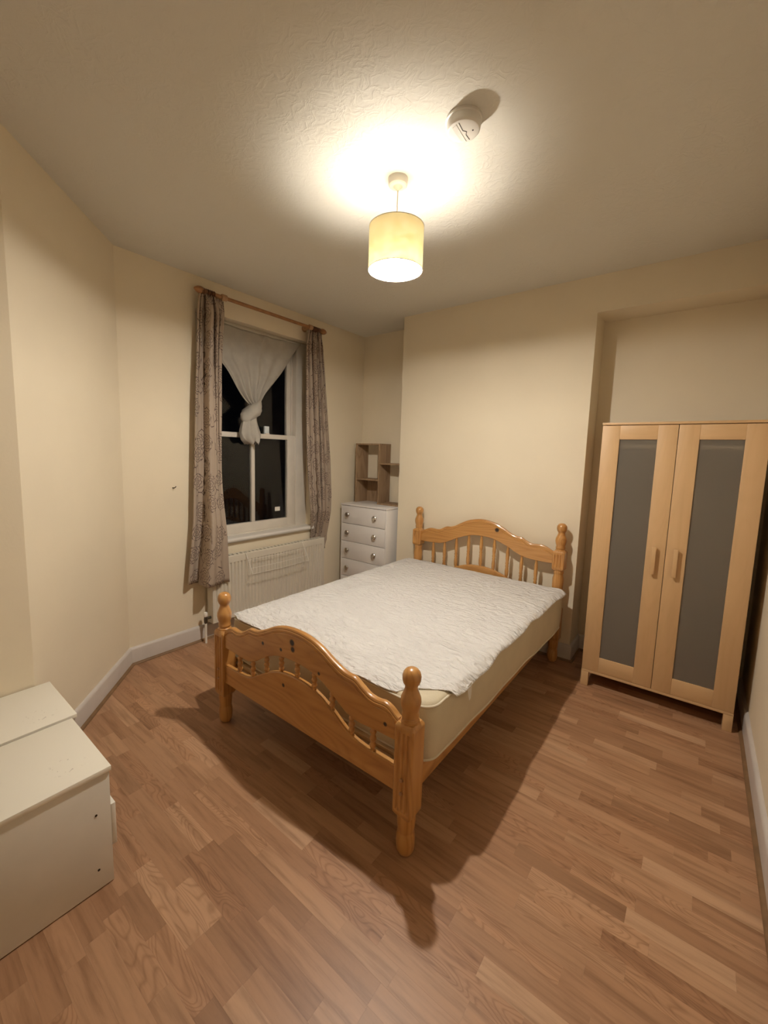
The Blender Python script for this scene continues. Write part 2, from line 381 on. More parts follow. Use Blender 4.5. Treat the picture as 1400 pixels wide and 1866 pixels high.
mb = MB(); mb.box(P[5][0], P[6][0], 0, P[4][1] + 0.12, 0, CEIL); mb.box(P[6][0], P[9][0], 0, P[8][1], 2.596, CEIL)
struct(mb.build('wall_far_chimney', 'wall_paint'))
mb = MB(); mb.box(P[7][0], P[8][0], P[8][1], P[8][1] + 0.12, 0, CEIL); struct(mb.build('wall_far_niche', 'wall_paint'))
mb = MB(); mb.box(P[9][0], P[9][0] + 0.12, P[9][1], P[8][1] + 0.12, 0, CEIL); struct(mb.build('wall_right', 'wall_paint'))
mb = MB(); mb.box(P[0][0] - 0.12, P[9][0] + 0.12, P[0][1] - 0.12, P[0][1], 0, CEIL); struct(mb.build('wall_near', 'wall_paint'))
mb = MB(); mb.box(-T, 3.6, -4.5, 0.5, CEIL, CEIL + 0.1); struct(mb.build('ceiling', 'ceiling_plaster'))

# skirting boards and floor beading, mitred, one per wall
def offs(path, d):
    out = []
    for i, p in enumerate(path):
        ns = []
        for a, b in ((i - 1, i), (i, i + 1)):
            if a < 0 or b >= len(path): continue
            q = Vector(path[b]) - Vector(path[a]); q.normalize(); ns.append(Vector((q.y, -q.x)))
        if len(ns) == 1: v = ns[0] * d
        else:
            k = ns[0] + ns[1]; v = k * (d / max(0.2, k.dot(ns[0])))
        out.append((p[0] + v.x, p[1] + v.y))
    return out
SK = 0.128
prof = [(0.0, 0.0), (0.018, 0.0), (0.018, SK - 0.020), (0.015, SK - 0.009), (0.009, SK - 0.003), (0.004, SK), (0.0, SK)]
bead = [(0.018, 0.0), (0.034, 0.0), (0.033, 0.006), (0.029, 0.011), (0.023, 0.014), (0.018, 0.015)]
SIDES = ['left_near', 'left_angled', 'left', 'far_alcove', 'chimney_left', 'far_chimney', 'niche_left', 'far_niche', 'right']
PP = {d: offs(P, d) for d in set([x[0] for x in prof + bead])}
for i, sd in enumerate(SIDES):
    for nm, pf, mt in (('baseboard_' + sd, prof, 'skirting_paint'), ('trim_%d' % (i + 1), bead, 'bead_wood')):
        mb = MB()
        mb.rings([[(*PP[d][i], z) for d, z in pf], [(*PP[d][i + 1], z) for d, z in pf]])
        struct(mb.build(nm, mt, smooth=35))

# ------------------------------------------------------------------ floor: slab and laminate staves
mb = MB(); mb.box(-T, 3.6, -4.5, 0.5, -0.12, -0.010); floor = struct(mb.build('floor', 'dark_inside'))
def xmin(y):
    if y > -2.215: return 0.0
    if y > -2.916: return (-2.215 - y) / (2.916 - 2.215) * 0.772
    return 0.772
def proj(p):
    d = Vector(p) - CAM; z = d.dot(fwd)
    if z < 0.05: return None
    return (PX + F_PX * d.dot(r2) / z, PY - F_PX * d.dot(u2) / z, z)
RW = 0.0655; y_ref = -2.576
rng = random.Random(11)
staves = []
k0 = int(math.floor((-4.35 - y_ref) / RW)); k1 = int(math.ceil((0.332 - y_ref) / RW))
for k in range(k0, k1):
    y0 = y_ref + k * RW; y1 = y0 + RW; yc = (y0 + y1) / 2
    if yc > 0.0: spans = [(0.0, 0.763), (2.422, 3.445)]
    else: spans = [(xmin(yc) , 3.445)]
    for (sa, sb) in spans:
        x = sa - rng.uniform(0, 0.3)
        while x < sb:
            ln = rng.choice((0.21, 0.29, 0.33, 0.38, 0.42, 0.47))
            a, b_ = max(x, sa), min(x + ln, sb)
            if b_ - a > 0.015:
                t = (min(1, max(0, rng.gauss(0.42, 0.26))), rng.random(), rng.random())
                staves.append((a, b_, y0, y1, t))
            x += ln
def area(s):
    pts = [proj((x, y, 0)) for x, y in ((s[0], s[2]), (s[1], s[2]), (s[1], s[3]), (s[0], s[3]))]
    if any(p is None for p in pts): return 0
    if all(p[0] < 0 or p[0] > W or p[1] < 0 or p[1] > H_PX for p in pts): return 0
    cx, cy = (s[0] + s[1]) / 2, (s[2] + s[3]) / 2
    A = 0
    for i in range(4):
        q, w_ = pts[i], pts[(i + 1) % 4]; A += q[0] * w_[1] - w_[0] * q[1]
    if 1.1 < cx < 2.28 and -2.05 < cy < -0.2: A *= 0.05      # under the bed
    return abs(A)
staves.sort(key=area, reverse=True)
G = 0.0001
def stave_mesh(lst, name):
    mb = MB()
    for (a, b_, y0, y1, t) in lst: mb.box(a + G, b_ - G, y0 + G, y1 - G, -0.010, 0.0)
    me = bpy.data.meshes.new(name); me.from_pydata(mb.v, [], mb.f)
    ca = me.color_attributes.new('tint', 'FLOAT_COLOR', 'POINT')
    i = 0
    for s in lst:
        for _ in range(8): ca.data[i].color = (*s[4], 1); i += 1
    me.materials.append(MATS['laminate']); me.update(); return me
for s in staves[:300]: link('plank', stave_mesh([s], 'plank'), floor)
rest = link('planks', stave_mesh(staves[300:], 'planks'), floor); rest['kind'] = 'stuff'

# ------------------------------------------------------------------ sash window
win = bpy.data.objects.new('window_1', None); COL.objects.link(win); win.location = (-0.11, (OY0 + OY1) / 2, OZ0); struct(win)
WY = win.location.y; WL = Vector(win.location)
def wbox(name, x0, x1, y0, y1, z0, z1, mt='sash_paint', c=0.003, parent=None):
    mb = MB(); mb.box(x0 - WL.x, x1 - WL.x, y0 - WL.y, y1 - WL.y, z0 - WL.z, z1 - WL.z, c)
    return mb.build(name, mt, parent or win, smooth=40)
# box frame
FY0, FY1 = -1.58, -0.590
wbox('frame_jamb', -0.20, -0.085, OY0, FY0, OZ0, OZ1); wbox('frame_jamb', -0.20, -0.085, FY1, OY1, OZ0, OZ1)
wbox('frame_head', -0.20, -0.085, FY0, FY1, OZ1 - 0.035, OZ1)
wbox('parting_bead', -0.150, -0.142, FY1 - 0.012, FY1, 1.67, OZ1 - 0.035); wbox('parting_bead', -0.150, -0.142, FY0, FY0 + 0.012, 1.67, OZ1 - 0.035)
# sill: inside board with rounded nose, cill of the frame
sb = wbox('frame_cill', -0.20, -0.080, FY0, FY1, OZ0, OZ0 + 0.022)
mb = MB(); pf = []
for (x, z) in ((-0.085, 0.775), (0.035, 0.775), (0.040, 0.780), (0.045, 0.788), (0.046, 0.798), (0.042, 0.807), (0.034, 0.812), (-0.085, 0.812)): pf.append((x - WL.x, z - WL.z))
inb = [(-0.085 - WL.x, 0.775 - WL.z), (0.0 - WL.x, 0.775 - WL.z), (0.0 - WL.x, 0.812 - WL.z), (-0.085 - WL.x, 0.812 - WL.z)]
mb.rings([[(x, OY0 + 0.001 - WY, z) for x, z in inb], [(x, OY1 - 0.001 - WY, z) for x, z in inb]])
mb.rings([[(x, y - WY, z) for x, z in pf[1:7] + [(-WL.x, 0.812 - WL.z), (-WL.x, 0.775 - WL.z)]] for y in (OY0 - 0.035, OY1 - 0.003)])
mb.build('window_sill', 'white_gloss', win, smooth=35)
def sash(nm, x0, x1, z0, z1, bot, top, st):
    g = wbox(nm, x0, x1, FY0, FY0 + st, z0, z1)
    wbox('stile', x0, x1, FY1 - st, FY1, z0, z1, parent=None)
    wbox('bottom_rail', x0, x1, FY0 + st, FY1 - st, z0, z0 + bot)
    wbox('top_rail', x0, x1, FY0 + st, FY1 - st, z1 - top, z1)
    yc = (FY0 + FY1) / 2
    wbox('glazing_bar', x0 + 0.004, x1, yc - 0.018, yc + 0.018, z0 + bot, z1 - top)
    for a, b_ in ((FY0 + st, yc - 0.018), (yc + 0.018, FY1 - st)):
        wbox('pane', (x0 + x1) / 2 - 0.002, (x0 + x1) / 2 + 0.002, a - 0.004, b_ + 0.004, z0 + bot - 0.004, z1 - top + 0.004, 'window_glass', 0)
sash('stile', -0.140, -0.098, OZ0 + 0.020, 1.712, 0.085, 0.043, 0.095)
sash('stile', -0.194, -0.152, 1.672, OZ1 - 0.035, 0.043, 0.06, 0.06)
wbox('sticker', -0.1168, -0.1160, -0.826, -0.765, 0.978, 1.018, 'sticker', 0)
sw = wbox('sash_lock', -0.135, -0.100, -0.945, -0.900, 1.712, 1.722, 'sash_paint', 0.002)
mb = MB(); mb.box(-0.130, -0.108, -0.948, -0.898, 1.712, 1.785, 0.004)
tag(mb.build('plastic_block', 'clear_plastic', smooth=40), 'small pale plastic block standing on the sash meeting rail', 'block')

# ------------------------------------------------------------------ curtain pole
pole = thing('curtain_pole', 'brown wooden curtain pole with acorn finials above the window', 'curtain pole', (0.09, -1.05, 2.722))
mb = MB(); mb.lathe([(-0.60, 0.014), (0.62, 0.014)], n=16, axis=1); mb.build('rod', 'pole_wood', pole, smooth=50)
for s, y in ((-1, -0.585), (1, 0.60)):
    pr = [(0.0, 0.014), (0.004, 0.020), (0.012, 0.021), (0.016, 0.016), (0.020, 0.024), (0.040, 0.027), (0.060, 0.023), (0.080, 0.012), (0.088, 0.004)]
    pr = [(y + s * z, r) for z, r in pr]
    mb = MB(); mb.lathe(pr, n=18, axis=1); mb.build('finial', 'pole_wood', pole, smooth=60)
for y in (-0.43, 0.475):
    mb = MB(); mb.lathe([(y - 0.022, 0.021), (y - 0.018, 0.024), (y + 0.018, 0.024), (y + 0.022, 0.021)], n=18, axis=1)
    pr = [(-0.090, 0.028), (-0.082, 0.030), (-0.076, 0.018), (-0.02, 0.014), (0.0, 0.014)]
    o = len(mb.v); mb.lathe(pr, n=16, axis=0)
    for i in range(o, len(mb.v)): v = mb.v[i]; mb.v[i] = (v[0], v[1] + y, v[2])
    mb.build('bracket', 'bracket_wood', pole, smooth=50)

# ------------------------------------------------------------------ floral curtains
def curtain(label, name, yl, yr, ztop, hem, xfun, nu, nv, cw, ringys, loc):
    root = thing(name, label, 'curtain', loc, group='floral window curtains')
    lx, ly, lz = loc
    vs, uvs, fs = [], [], []
    for i in range(nv + 1):
        for j in range(nu + 1):
            u = j / nu; zb = hem(u); z = lerp(ztop, zb, i / nv)
            x, y = xfun(u, z, yl(z), yr(z))
            if j == 0: arc = 0.0
            else: arc += math.hypot(x - px_, y - py_)
            px_, py_ = x, y
            vs.append((x - lx, y - ly, z - lz)); uvs.append((arc + cw, z))
    for i in range(nv):
        for j in range(nu):
            a = i * (nu + 1) + j; fs.append((a, a + 1, a + nu + 2, a + nu + 1))
    me = bpy.data.meshes.new('cloth'); me.from_pydata(vs, [], fs)
    uvl = me.uv_layers.new(name='UVMap')
    for lp in me.loops: uvl.data[lp.index].uv = uvs[lp.vertex_index]
    for p in me.polygons: p.use_smooth = True
    me.materials.append(MATS['curtain_print'])
    o = link('cloth', me, root)
    md = o.modifiers.new('thickness', 'SOLIDIFY'); md.thickness = 0.002; md.offset = 0
    for k, ry in enumerate(ringys):
        mb = MB(); R = 0.021; r = 0.0045; n, mm = 18, 8; rs = []
        for a in range(n + 1):
            t = 2 * PI * a / n; rs.append([((R + r * math.cos(2*PI*q/mm)) * math.cos(t) + 0.09 - lx, ry - ly + r * math.sin(2*PI*q/mm) , (R + r * math.cos(2*PI*q/mm)) * math.sin(t) + 2.718 - lz) for q in range(mm)])
        mb.rings(rs, cap=False); mb.build('curtain_ring', 'ring_wood', root, smooth=60)
    return root
TL = [(0.47, -1.812), (0.52, -1.810), (0.756, -1.784), (1.0, -1.758), (1.55, -1.737), (1.92, -1.724), (2.28, -1.703), (2.60, -1.690), (2.70, -1.685)]
TR = [(0.47, -1.496), (0.753, -1.507), (1.116, -1.521), (1.64, -1.524), (2.15, -1.510), (2.486, -1.486), (2.60, -1.475), (2.70, -1.485)]
CR = [(0.47, 0.33), (0.75, 0.36), (1.1, 0.44), (1.5, 0.50), (2.0, 0.45), (2.4, 0.38), (2.7, 0.36)]
def pleated(u, pleats):
    """sawtooth folds: each pleat steps out sharply (and overhangs) at its position, then slopes back"""
    x = 0.0; dy = 0.0
    ps = sorted(pleats)
    for k, (c, A, w_) in enumerate(ps):
        d = u - c
        if d < -0.004 or d > w_: continue
        if d < 0.006: x += A * (d + 0.004) / 0.010
        else: x += A * (1 - (d - 0.006) / (w_ - 0.006)) ** 1.2
        dy -= 0.33 * A * math.exp(-((d - 0.006) / 0.022) ** 2)
    return x, dy
def lx_fun(u, z, a, b):
    c = interp(CR, z); t = min(1, max(0, (z - 0.5) / 2.2)); tt = max(0, (t - 0.25) / 0.75)
    x, dy = pleated(u, [(0.0, 0.02, 0.2), (0.15, 0.045 * tt, 0.14), (c, 0.080, 0.52 - 0.25 * tt), (c + 0.25, 0.065 * tt, 0.2), (c + 0.46, 0.035 * tt, 0.12)])
    x += 0.060 + 0.007 * math.sin(2 * PI * (u * 3.1 + 0.2 * t)) + 0.004 * math.sin(2 * PI * (u * 9 + z * 0.7)) * t
    y = lerp(a, b, u) + dy * (1 if 0.05 < u < 0.95 else 0)
    fw = max(0, min(1, (1.45 - z) / 0.65)); fw = fw * fw * (3 - 2 * fw)
    if u > c - 0.004: x += (0.025 + 0.058 * fw) * min(1, (u - c + 0.004) / 0.010)
    pinch = max(0, (z - 2.58) / 0.12)
    x = lerp(x, 0.09 + 0.020 * math.sin(2 * PI * u * 7), pinch * 0.7)
    return x, y
curtain('beige floral curtain with dark peony print hanging over one end of the radiator', 'curtain',
        lambda z: interp(TL, z), lambda z: interp(TR, z), 2.695, lambda u: 0.515 - 0.035 * u + 0.004 * math.sin(9 * u),
        lx_fun, 260, 60, 0.34, (-1.665, -1.648, -1.632, -1.616, -1.600, -1.583, -1.566), (0.09, -1.62, 0.5))
SL = [(0.45, -0.40), (0.60, -0.455), (0.678, -0.480), (0.781, -0.497), (0.926, -0.542), (1.147, -0.567), (1.524, -0.596), (1.94, -0.613), (2.55, -0.620), (2.70, -0.600)]
SR = [(0.45, -0.300), (0.475, -0.300), (0.633, -0.254), (0.837, -0.242), (1.128, -0.240), (1.471, -0.264), (1.86, -0.305), (2.234, -0.352), (2.69, -0.417)]
def rx_fun(u, z, a, b):
    t = min(1, max(0, (z - 0.5) / 2.2))
    x, dy = pleated(u, [(0.0, 0.02, 0.2), (0.20, 0.030 * t, 0.16), (0.36 + 0.06 * t, 0.065, 0.20), (0.56 + 0.04 * t, 0.040, 0.14), (0.70, 0.060, 0.25), (0.90, 0.03 * t, 0.1)])
    x += 0.070 + 0.006 * math.sin(2 * PI * (u * 3.3 + 0.15)) + 0.004 * math.sin(2 * PI * (u * 7.7 + z * 0.4))
    y = lerp(a, b, u) + dy * (1 if 0.05 < u < 0.95 else 0)
    low = max(0, min(1, (0.95 - z) / 0.25))
    x = lerp(x, 0.014 + 0.20 * (x - 0.07), low * (1.0 if u < 0.72 else 0.75))
    pinch = max(0, (z - 2.58) / 0.12)
    x = lerp(x, 0.09 + 0.020 * math.sin(2 * PI * u * 6), pinch * 0.7)
    return max(x, 0.008), y
curtain('beige floral curtain tucked down behind the radiator beside the chest of drawers', 'curtain',
        lambda z: interp(SL, z), lambda z: interp(SR, z), 2.695, lambda u: interp([(0, 0.66), (0.45, 0.64), (0.6, 0.52), (0.8, 0.47), (0.92, 0.55), (1.0, 0.64)], u),
        rx_fun, 260, 60, 0.36, (-0.555, -0.540, -0.525, -0.510, -0.495, -0.478, -0.462), (0.09, -0.45, 0.5))

# ------------------------------------------------------------------ knotted net curtain
net = thing('net_curtain', 'grey cotton panel gathered into a knot across the upper sash', 'net curtain', (-0.05, -1.06, 2.58))
NL = Vector(net.location)
LE = [(0.0, -1.555), (0.25, -1.545), (0.40, -1.50), (0.50, -1.434), (0.62, -1.366), (0.80, -1.29), (0.92, -1.228), (1.0, -1.17)]
RE = [(0.0, -0.560), (0.03, -0.585), (0.18, -0.659), (0.46, -0.785), (0.68, -0.905), (0.83, -0.99), (1.0, -1.065)]
vs, fs = [], []; nu, nv = 90, 50
for i in range(nv + 1):
    t = i / nv
    for j in range(nu + 1):
        u = j / nu; a, b_ = sinterp(LE, t), sinterp(RE, t)
        y = lerp(a, b_, u); z = lerp(2.588, 1.955, t) + 0.0 - (0.02 * math.sin(PI * u) * (1 - t))
        fold = 0.004 + 0.016 * t * (1.05 - t * 0.3)
        x = -0.055 + fold * math.sin(2 * PI * (u * 5.5 + 0.2 * math.sin(3 * t))) + 0.010 * math.exp(-((u - 0.57) / 0.03) ** 2) * (1 - t) + 0.03 * t * math.sin(PI * u)
        x += 0.012 * (math.exp(-(u / 0.05) ** 2) + math.exp(-((1 - u) / 0.05) ** 2)) * t
        vs.append((x - NL.x, y - NL.y, z - NL.z))
for i in range(nv):
    for j in range(nu):
        a = i * (nu + 1) + j; fs.append((a, a + 1, a + nu + 2, a + nu + 1))
me = bpy.data.meshes.new('cloth'); me.from_pydata(vs, [], fs); me.materials.append(MATS['net_cloth'])
for p in me.polygons: p.use_smooth = True
o = link('cloth', me, net); md = o.modifiers.new('t', 'SOLIDIFY'); md.thickness = 0.002
# the knot: a lumpy wrapped band, then a flared folded tail
mb = MB(); rs = []
KN = [(1.985, 0.045, -1.10, 0.030), (1.960, 0.068, -1.115, 0.048), (1.925, 0.090, -1.130, 0.062), (1.890, 0.098, -1.145, 0.066), (1.850, 0.090, -1.165, 0.060), (1.825, 0.070, -1.175, 0.046), (1.80, 0.045, -1.175, 0.03)]
for (z, ry, yc, rx) in KN:
    ring = []
    for j in range(48):
        a = 2 * PI * j / 48; w_ = 1 + 0.09 * math.sin(3 * a + z * 40) + 0.05 * math.sin(7 * a - z * 60)
        ring.append((-0.035 + rx * w_ * math.cos(a) - NL.x, yc + ry * w_ * math.sin(a) - NL.y, z + 0.022 * math.sin(a) - NL.z))
    rs.append(ring)
mb.rings(rs); k = mb.build('knot', 'net_cloth', net, smooth=80)
mb = MB(); rs = []
TLp = [(1.87, 0.062, -1.160, 0.03), (1.82, 0.070, -1.168, 0.034), (1.78, 0.082, -1.172, 0.040), (1.73, 0.098, -1.170, 0.046), (1.69, 0.106, -1.165, 0.050), (1.655, 0.096, -1.160, 0.052), (1.625, 0.070, -1.155, 0.048)]
for (z, ry, yc, rx) in TLp:
    ring = []
    for j in range(64):
        a = 2 * PI * j / 64; k_ = (1.88 - z) / 0.26
        w_ = 1 + (0.10 + 0.16 * k_) * math.sin(6 * a + 1.3 + z * 5) + 0.06 * math.sin(11 * a)
        ring.append((-0.030 + rx * w_ * math.cos(a) - NL.x, yc + ry * (1 + 0.10 * math.sin(5 * a) * k_) * math.sin(a) - NL.y, z + 0.018 * k_ * math.sin(5 * a + 0.5) - NL.z))
    rs.append(ring)
mb.rings(rs); mb.build('tail', 'net_cloth', net, smooth=80)
mb = MB(); mb.tube([(-0.06 - NL.x, OY0 - NL.y, 2.592 - NL.z), (-0.06 - NL.x, -1.06 - NL.y, 2.582 - NL.z), (-0.06 - NL.x, OY1 - NL.y, 2.592 - NL.z)], 0.0035); mb.build('hanging_wire', 'wire_white', net, smooth=60)

# ------------------------------------------------------------------ radiator and its airer
rad = thing('radiator', 'white ribbed panel radiator under the window sill', 'radiator', (0.08, -1.005, 0.158))
RY0, RY1, RZ0, RZ1 = -1.632, -0.382, 0.158, 0.690
rl = Vector(rad.location)
mb = MB(); pitch = 0.0335; n = int((RY1 - RY0 - 0.04) / pitch); cols = [(RY0, 0.0), (RY0 + 0.018, 0.0)]
for k in range(n):
    y = RY0 + 0.020 + k * pitch
    cols += [(y + 0.004, 0.0), (y + 0.010, -0.012), (y + 0.015, -0.012), (y + 0.021, 0.0)]
cols += [(RY1 - 0.012, 0.0), (RY1, 0.0)]
rows = [(RZ0, 0), (RZ0 + 0.035, 0), (RZ0 + 0.05, 1), (RZ1 - 0.07, 1), (RZ1 - 0.058, 0), (RZ1 - 0.006, 0), (RZ1, 0)]
vs, fs = [], []
for i, (z, a) in enumerate(rows):
    for (y, dx) in cols: vs.append((0.122 + dx * a - (0.004 if i == len(rows) - 1 else 0) - rl.x, y - rl.y, z - rl.z))
nc = len(cols)
for i in range(len(rows) - 1):
    for j in range(nc - 1): a = i * nc + j; fs.append((a, a + 1, a + nc + 1, a + nc))
mb.add(vs, fs); mb.box(0.104 - rl.x, 0.1095 - rl.x, RY0 - rl.y, RY1 - rl.y, RZ0 - rl.z, RZ1 - 0.001 - rl.z)
mb.build('front_panel', 'radiator_paint', rad, smooth=25)
mb = MB(); mb.box(0.038 - rl.x, 0.052 - rl.x, RY0 + 0.002 - rl.y, RY1 - 0.002 - rl.y, RZ0 - rl.z, RZ1 - 0.004 - rl.z, 0.003); mb.build('rear_panel', 'radiator_paint', rad)
for y in (RY0, RY1):
    mb = MB(); mb.box(0.040 - rl.x, 0.120 - rl.x, y - 0.0015 - rl.y, y + 0.0015 - rl.y, RZ0 - rl.z, RZ1 - 0.002 - rl.z); mb.build('side_cover', 'radiator_paint', rad)
mb = MB()
for k in range(30):
    y = RY0 + 0.02 + k * (RY1 - RY0 - 0.04) / 30
    mb.box(0.045 - rl.x, 0.115 - rl.x, y - rl.y, y + 0.016 - rl.y, RZ1 - 0.010 - rl.z, RZ1 - 0.004 - rl.z)
mb.build('top_grille', 'radiator_paint', rad)
for y in (-1.35, -0.65):
    mb = MB(); mb.box(-0.001 - rl.x + 0.002, 0.040 - rl.x, y - 0.02 - rl.y, y + 0.02 - rl.y, 0.25 - rl.z, 0.60 - rl.z, 0.002); mb.build('wall_bracket', 'radiator_paint', rad)
mb = MB(); mb.lathe([(RY0 - 0.045 - rl.y, 0.011), (RY0 - rl.y, 0.011)], 0.085 - rl.x, 0, 14, 1)
for i, v in enumerate(mb.v): mb.v[i] = (v[0], v[1], v[2] + 0.205 - rl.z)
mb2 = MB(); mb2.lathe([(0.165 - rl.z, 0.009), (0.175 - rl.z, 0.014), (0.200 - rl.z, 0.015), (0.222 - rl.z, 0.012)], 0.085 - rl.x, RY0 - 0.045 - rl.y, 14)
mb.add(mb2.v, mb2.f); mb.build('valve', 'brass_valve', rad, smooth=40)
mb = MB(); mb.lathe([(0.222 - rl.z, 0.013), (0.226 - rl.z, 0.016), (0.252 - rl.z, 0.016), (0.258 - rl.z, 0.012)], 0.085 - rl.x, RY0 - 0.045 - rl.y, 16); mb.build('valve_cap', 'plastic_white', rad, smooth=40)
mb = MB(); mb.lathe([(0.0 - rl.z, 0.0085), (0.172 - rl.z, 0.0085)], 0.085 - rl.x, RY0 - 0.045 - rl.y, 12); mb.build('pipe', 'wire_white', rad, smooth=60)
mb = MB(); mb.lathe([(RY1 - rl.y, 0.009), (RY1 + 0.018 - rl.y, 0.009), (RY1 + 0.020 - rl.y, 0.013), (RY1 + 0.034 - rl.y, 0.013)], 0.085 - rl.x, 0, 14, 1)
for i, v in enumerate(mb.v): mb.v[i] = (v[0], v[1], v[2] + 0.575 - rl.z)
mb.build('air_vent', 'brass_valve', rad, smooth=40)
mb = MB(); mb.lathe([(0.0 - rl.z, 0.0085), (0.205 - rl.z, 0.0085)], 0.085 - rl.x, RY1 + 0.03 - rl.y, 12); mb.lathe([(RY1 - rl.y, 0.009), (RY1 + 0.038 - rl.y, 0.009)], 0.085 - rl.x, 0, 12, 1)
for i in range(24, len(mb.v)): v = mb.v[i]; mb.v[i] = (v[0], v[1], v[2] + 0.205 - rl.z)
mb.build('pipe', 'wire_white', rad, smooth=60)

air = thing('radiator_airer', 'thin white wire clothes airer hooked over the radiator top', 'airer', (0.13, -1.0, 0.69))
al = Vector(air.location)
A0, A1 = -1.325, -0.690
for y in (A0, A1):
    pts = [(0.100, y, 0.660), (0.100, y, 0.688), (0.104, y, 0.6945), (0.118, y, 0.6955), (0.126, y, 0.690), (0.150, y, 0.650), (0.195, y, 0.575), (0.222, y, 0.530), (0.225, y, 0.522), (0.218, y, 0.515), (0.175, y, 0.478), (0.127, y, 0.440)]
    mb = MB(); mb.tube([Vector(q) - al for q in pts], 0.0022, 6); mb.build('arm', 'wire_white', air, smooth=60)
for x, z in ((0.198, 0.570), (0.223, 0.526), (0.160, 0.634)):
    mb = MB(); mb.tube([Vector((x, A0, z)) - al, Vector((x + .004, (A0 + A1) / 2, z - 0.004)) - al, Vector((x, A1, z)) - al], 0.0020, 6); mb.build('rail', 'wire_white', air, smooth=60)

# ------------------------------------------------------------------ chest of drawers
CX0, CX1, CY0, CY1, CT = 0.092, 0.700, -0.100, 0.330, 1.022
ch = thing('chest_of_drawers', 'white five drawer chest standing in the alcove behind the bed', 'chest of drawers', ((CX0 + CX1) / 2, (CY0 + CY1) / 2, 0))
cl = Vector(ch.location)
def pbox(parent, l, name, x0, x1, y0, y1, z0, z1, mt, c=0.0015):
    mb = MB(); mb.box(x0 - l.x, x1 - l.x, y0 - l.y, y1 - l.y, z0 - l.z, z1 - l.z, c); return mb.build(name, mt, parent, smooth=40)
for a, b_ in ((CX0, CX0 + 0.016), (CX1 - 0.016, CX1)): pbox(ch, cl, 'side_panel', a, b_, CY0 + 0.002, CY1, 0.0, CT - 0.018, 'melamine_white')
pbox(ch, cl, 'top_panel', CX0 - 0.004, CX1 + 0.004, CY0 - 0.006, CY1, CT - 0.016, CT, 'melamine_white')
pbox(ch, cl, 'back_panel', CX0 + 0.016, CX1 - 0.016, CY1 - 0.006, CY1 - 0.001, 0.04, CT - 0.016, 'carcass_back')
pbox(ch, cl, 'plinth', CX0 + 0.016, CX1 - 0.016, CY0 + 0.02, CY0 + 0.035, 0.0, 0.045, 'melamine_white')
DH = (CT - 0.018 - 0.045) / 5
for k in range(5):
    z0 = 0.045 + k * DH
    dr = pbox(ch, cl, 'drawer', CX0 + 0.0165, CX1 - 0.0165, CY0, CY0 + 0.017, z0 + 0.002, z0 + DH - 0.0025, 'melamine_white')
    pbox(ch, cl, 'drawer_box', CX0 + 0.03, CX1 - 0.03, CY0 + 0.017, CY1 - 0.03, z0 + 0.02, z0 + DH - 0.03, 'carcass_back', 0)
    for fx in (0.168, 0.768):
        kx = lerp(CX0, CX1, fx)
        mb = MB(); mb.lathe([(0, 0.016), (-0.003, 0.018), (-0.006, 0.010), (-0.014, 0.014), (-0.020, 0.025), (-0.026, 0.027), (-0.031, 0.022), (-0.033, 0.009)], 0, 0, 18, 1)
        kn = mb.build('knob', 'chrome', dr, smooth=35, loc=(kx - cl.x, CY0 - cl.y, z0 + DH * 0.5 - cl.z))
# ------------------------------------------------------------------ stepped shelf unit on the chest
su = thing('shelf_unit', 'small brown oak-effect stepped shelf unit standing on the white chest', 'shelf unit', (0.35, 0.19, CT))
sl = Vector(su.location); SY0, SY1 = 0.10, 0.30; tk = 0.016
B0 = CT
def sbox(name, x0, x1, z0, z1, y0=SY0, y1=SY1): return pbox(su, sl, name, x0, x1, y0, y1, z0, z1, 'shelf_oak', 0.001)
sbox('upright', 0.108, 0.108 + tk, B0, 1.650); sbox('upright', 0.420, 0.420 + tk, B0, 1.650)
sbox('top_board', 0.108, 0.436, 1.650, 1.665); sbox('shelf', 0.108 + tk, 0.420, 1.270, 1.285)
sbox('shelf', 0.436, 0.72, 1.447, 1.462); sbox('base_board', 0.436, 0.72, B0, B0 + tk)
sbox('upright', 0.704, 0.72, B0 + tk, 1.447)
pbox(su, sl, 'back_board', 0.108 + tk, 0.420, SY1 - 0.006, SY1, B0, 1.270, 'shelf_oak', 0)

# ------------------------------------------------------------------ wardrobe
wa = thing('wardrobe', 'pale birch two-door wardrobe with frosted glass panels in the niche', 'wardrobe', (2.972, -0.045, 0), 0.012)
wl = Vector(wa.location); X0, X1, Y0, Y1 = 2.568, 3.376, -0.297, 0.200
def wdb(name, x0, x1, y0, y1, z0, z1, mt='birch_z', c=0.0015, parent=None):
    return pbox(parent or wa, wl, name, x0, x1, y0, y1, z0, z1, mt, c)
wdb('side_panel', X0, X0 + 0.018, Y0 + 0.022, Y1, 0.100, 1.785); wdb('side_panel', X1 - 0.018, X1, Y0 + 0.022, Y1, 0.100, 1.785)
wdb('top_panel', X0 - 0.002, X1 + 0.002, Y0 - 0.004, Y1, 1.785, 1.800, 'birch_x'); wdb('bottom_panel', X0, X1, Y0, Y1, 0.100, 0.116, 'birch_x')
wdb('back_panel', X0 + 0.018, X1 - 0.018, Y1 - 0.006, Y1 - 0.001, 0.116, 1.785, 'carcass_back')
for a in (X0, X1 - 0.045):
    for b_ in (Y0, Y1 - 0.045): wdb('leg', a, a + 0.045, b_, b_ + 0.045, 0.0, 0.100)
mb = MB(); mb.lathe([(X0 + 0.018 - wl.x, 0.014), (X1 - 0.018 - wl.x, 0.014)], 0, Y0 + 0.029 - wl.y, 14, 0)
for i, v in enumerate(mb.v): mb.v[i] = (v[0], v[1], v[2] + 1.650)
mb.build('hanging_rail', 'plastic_white', wa, smooth=50)
XM = (X0 + X1) / 2
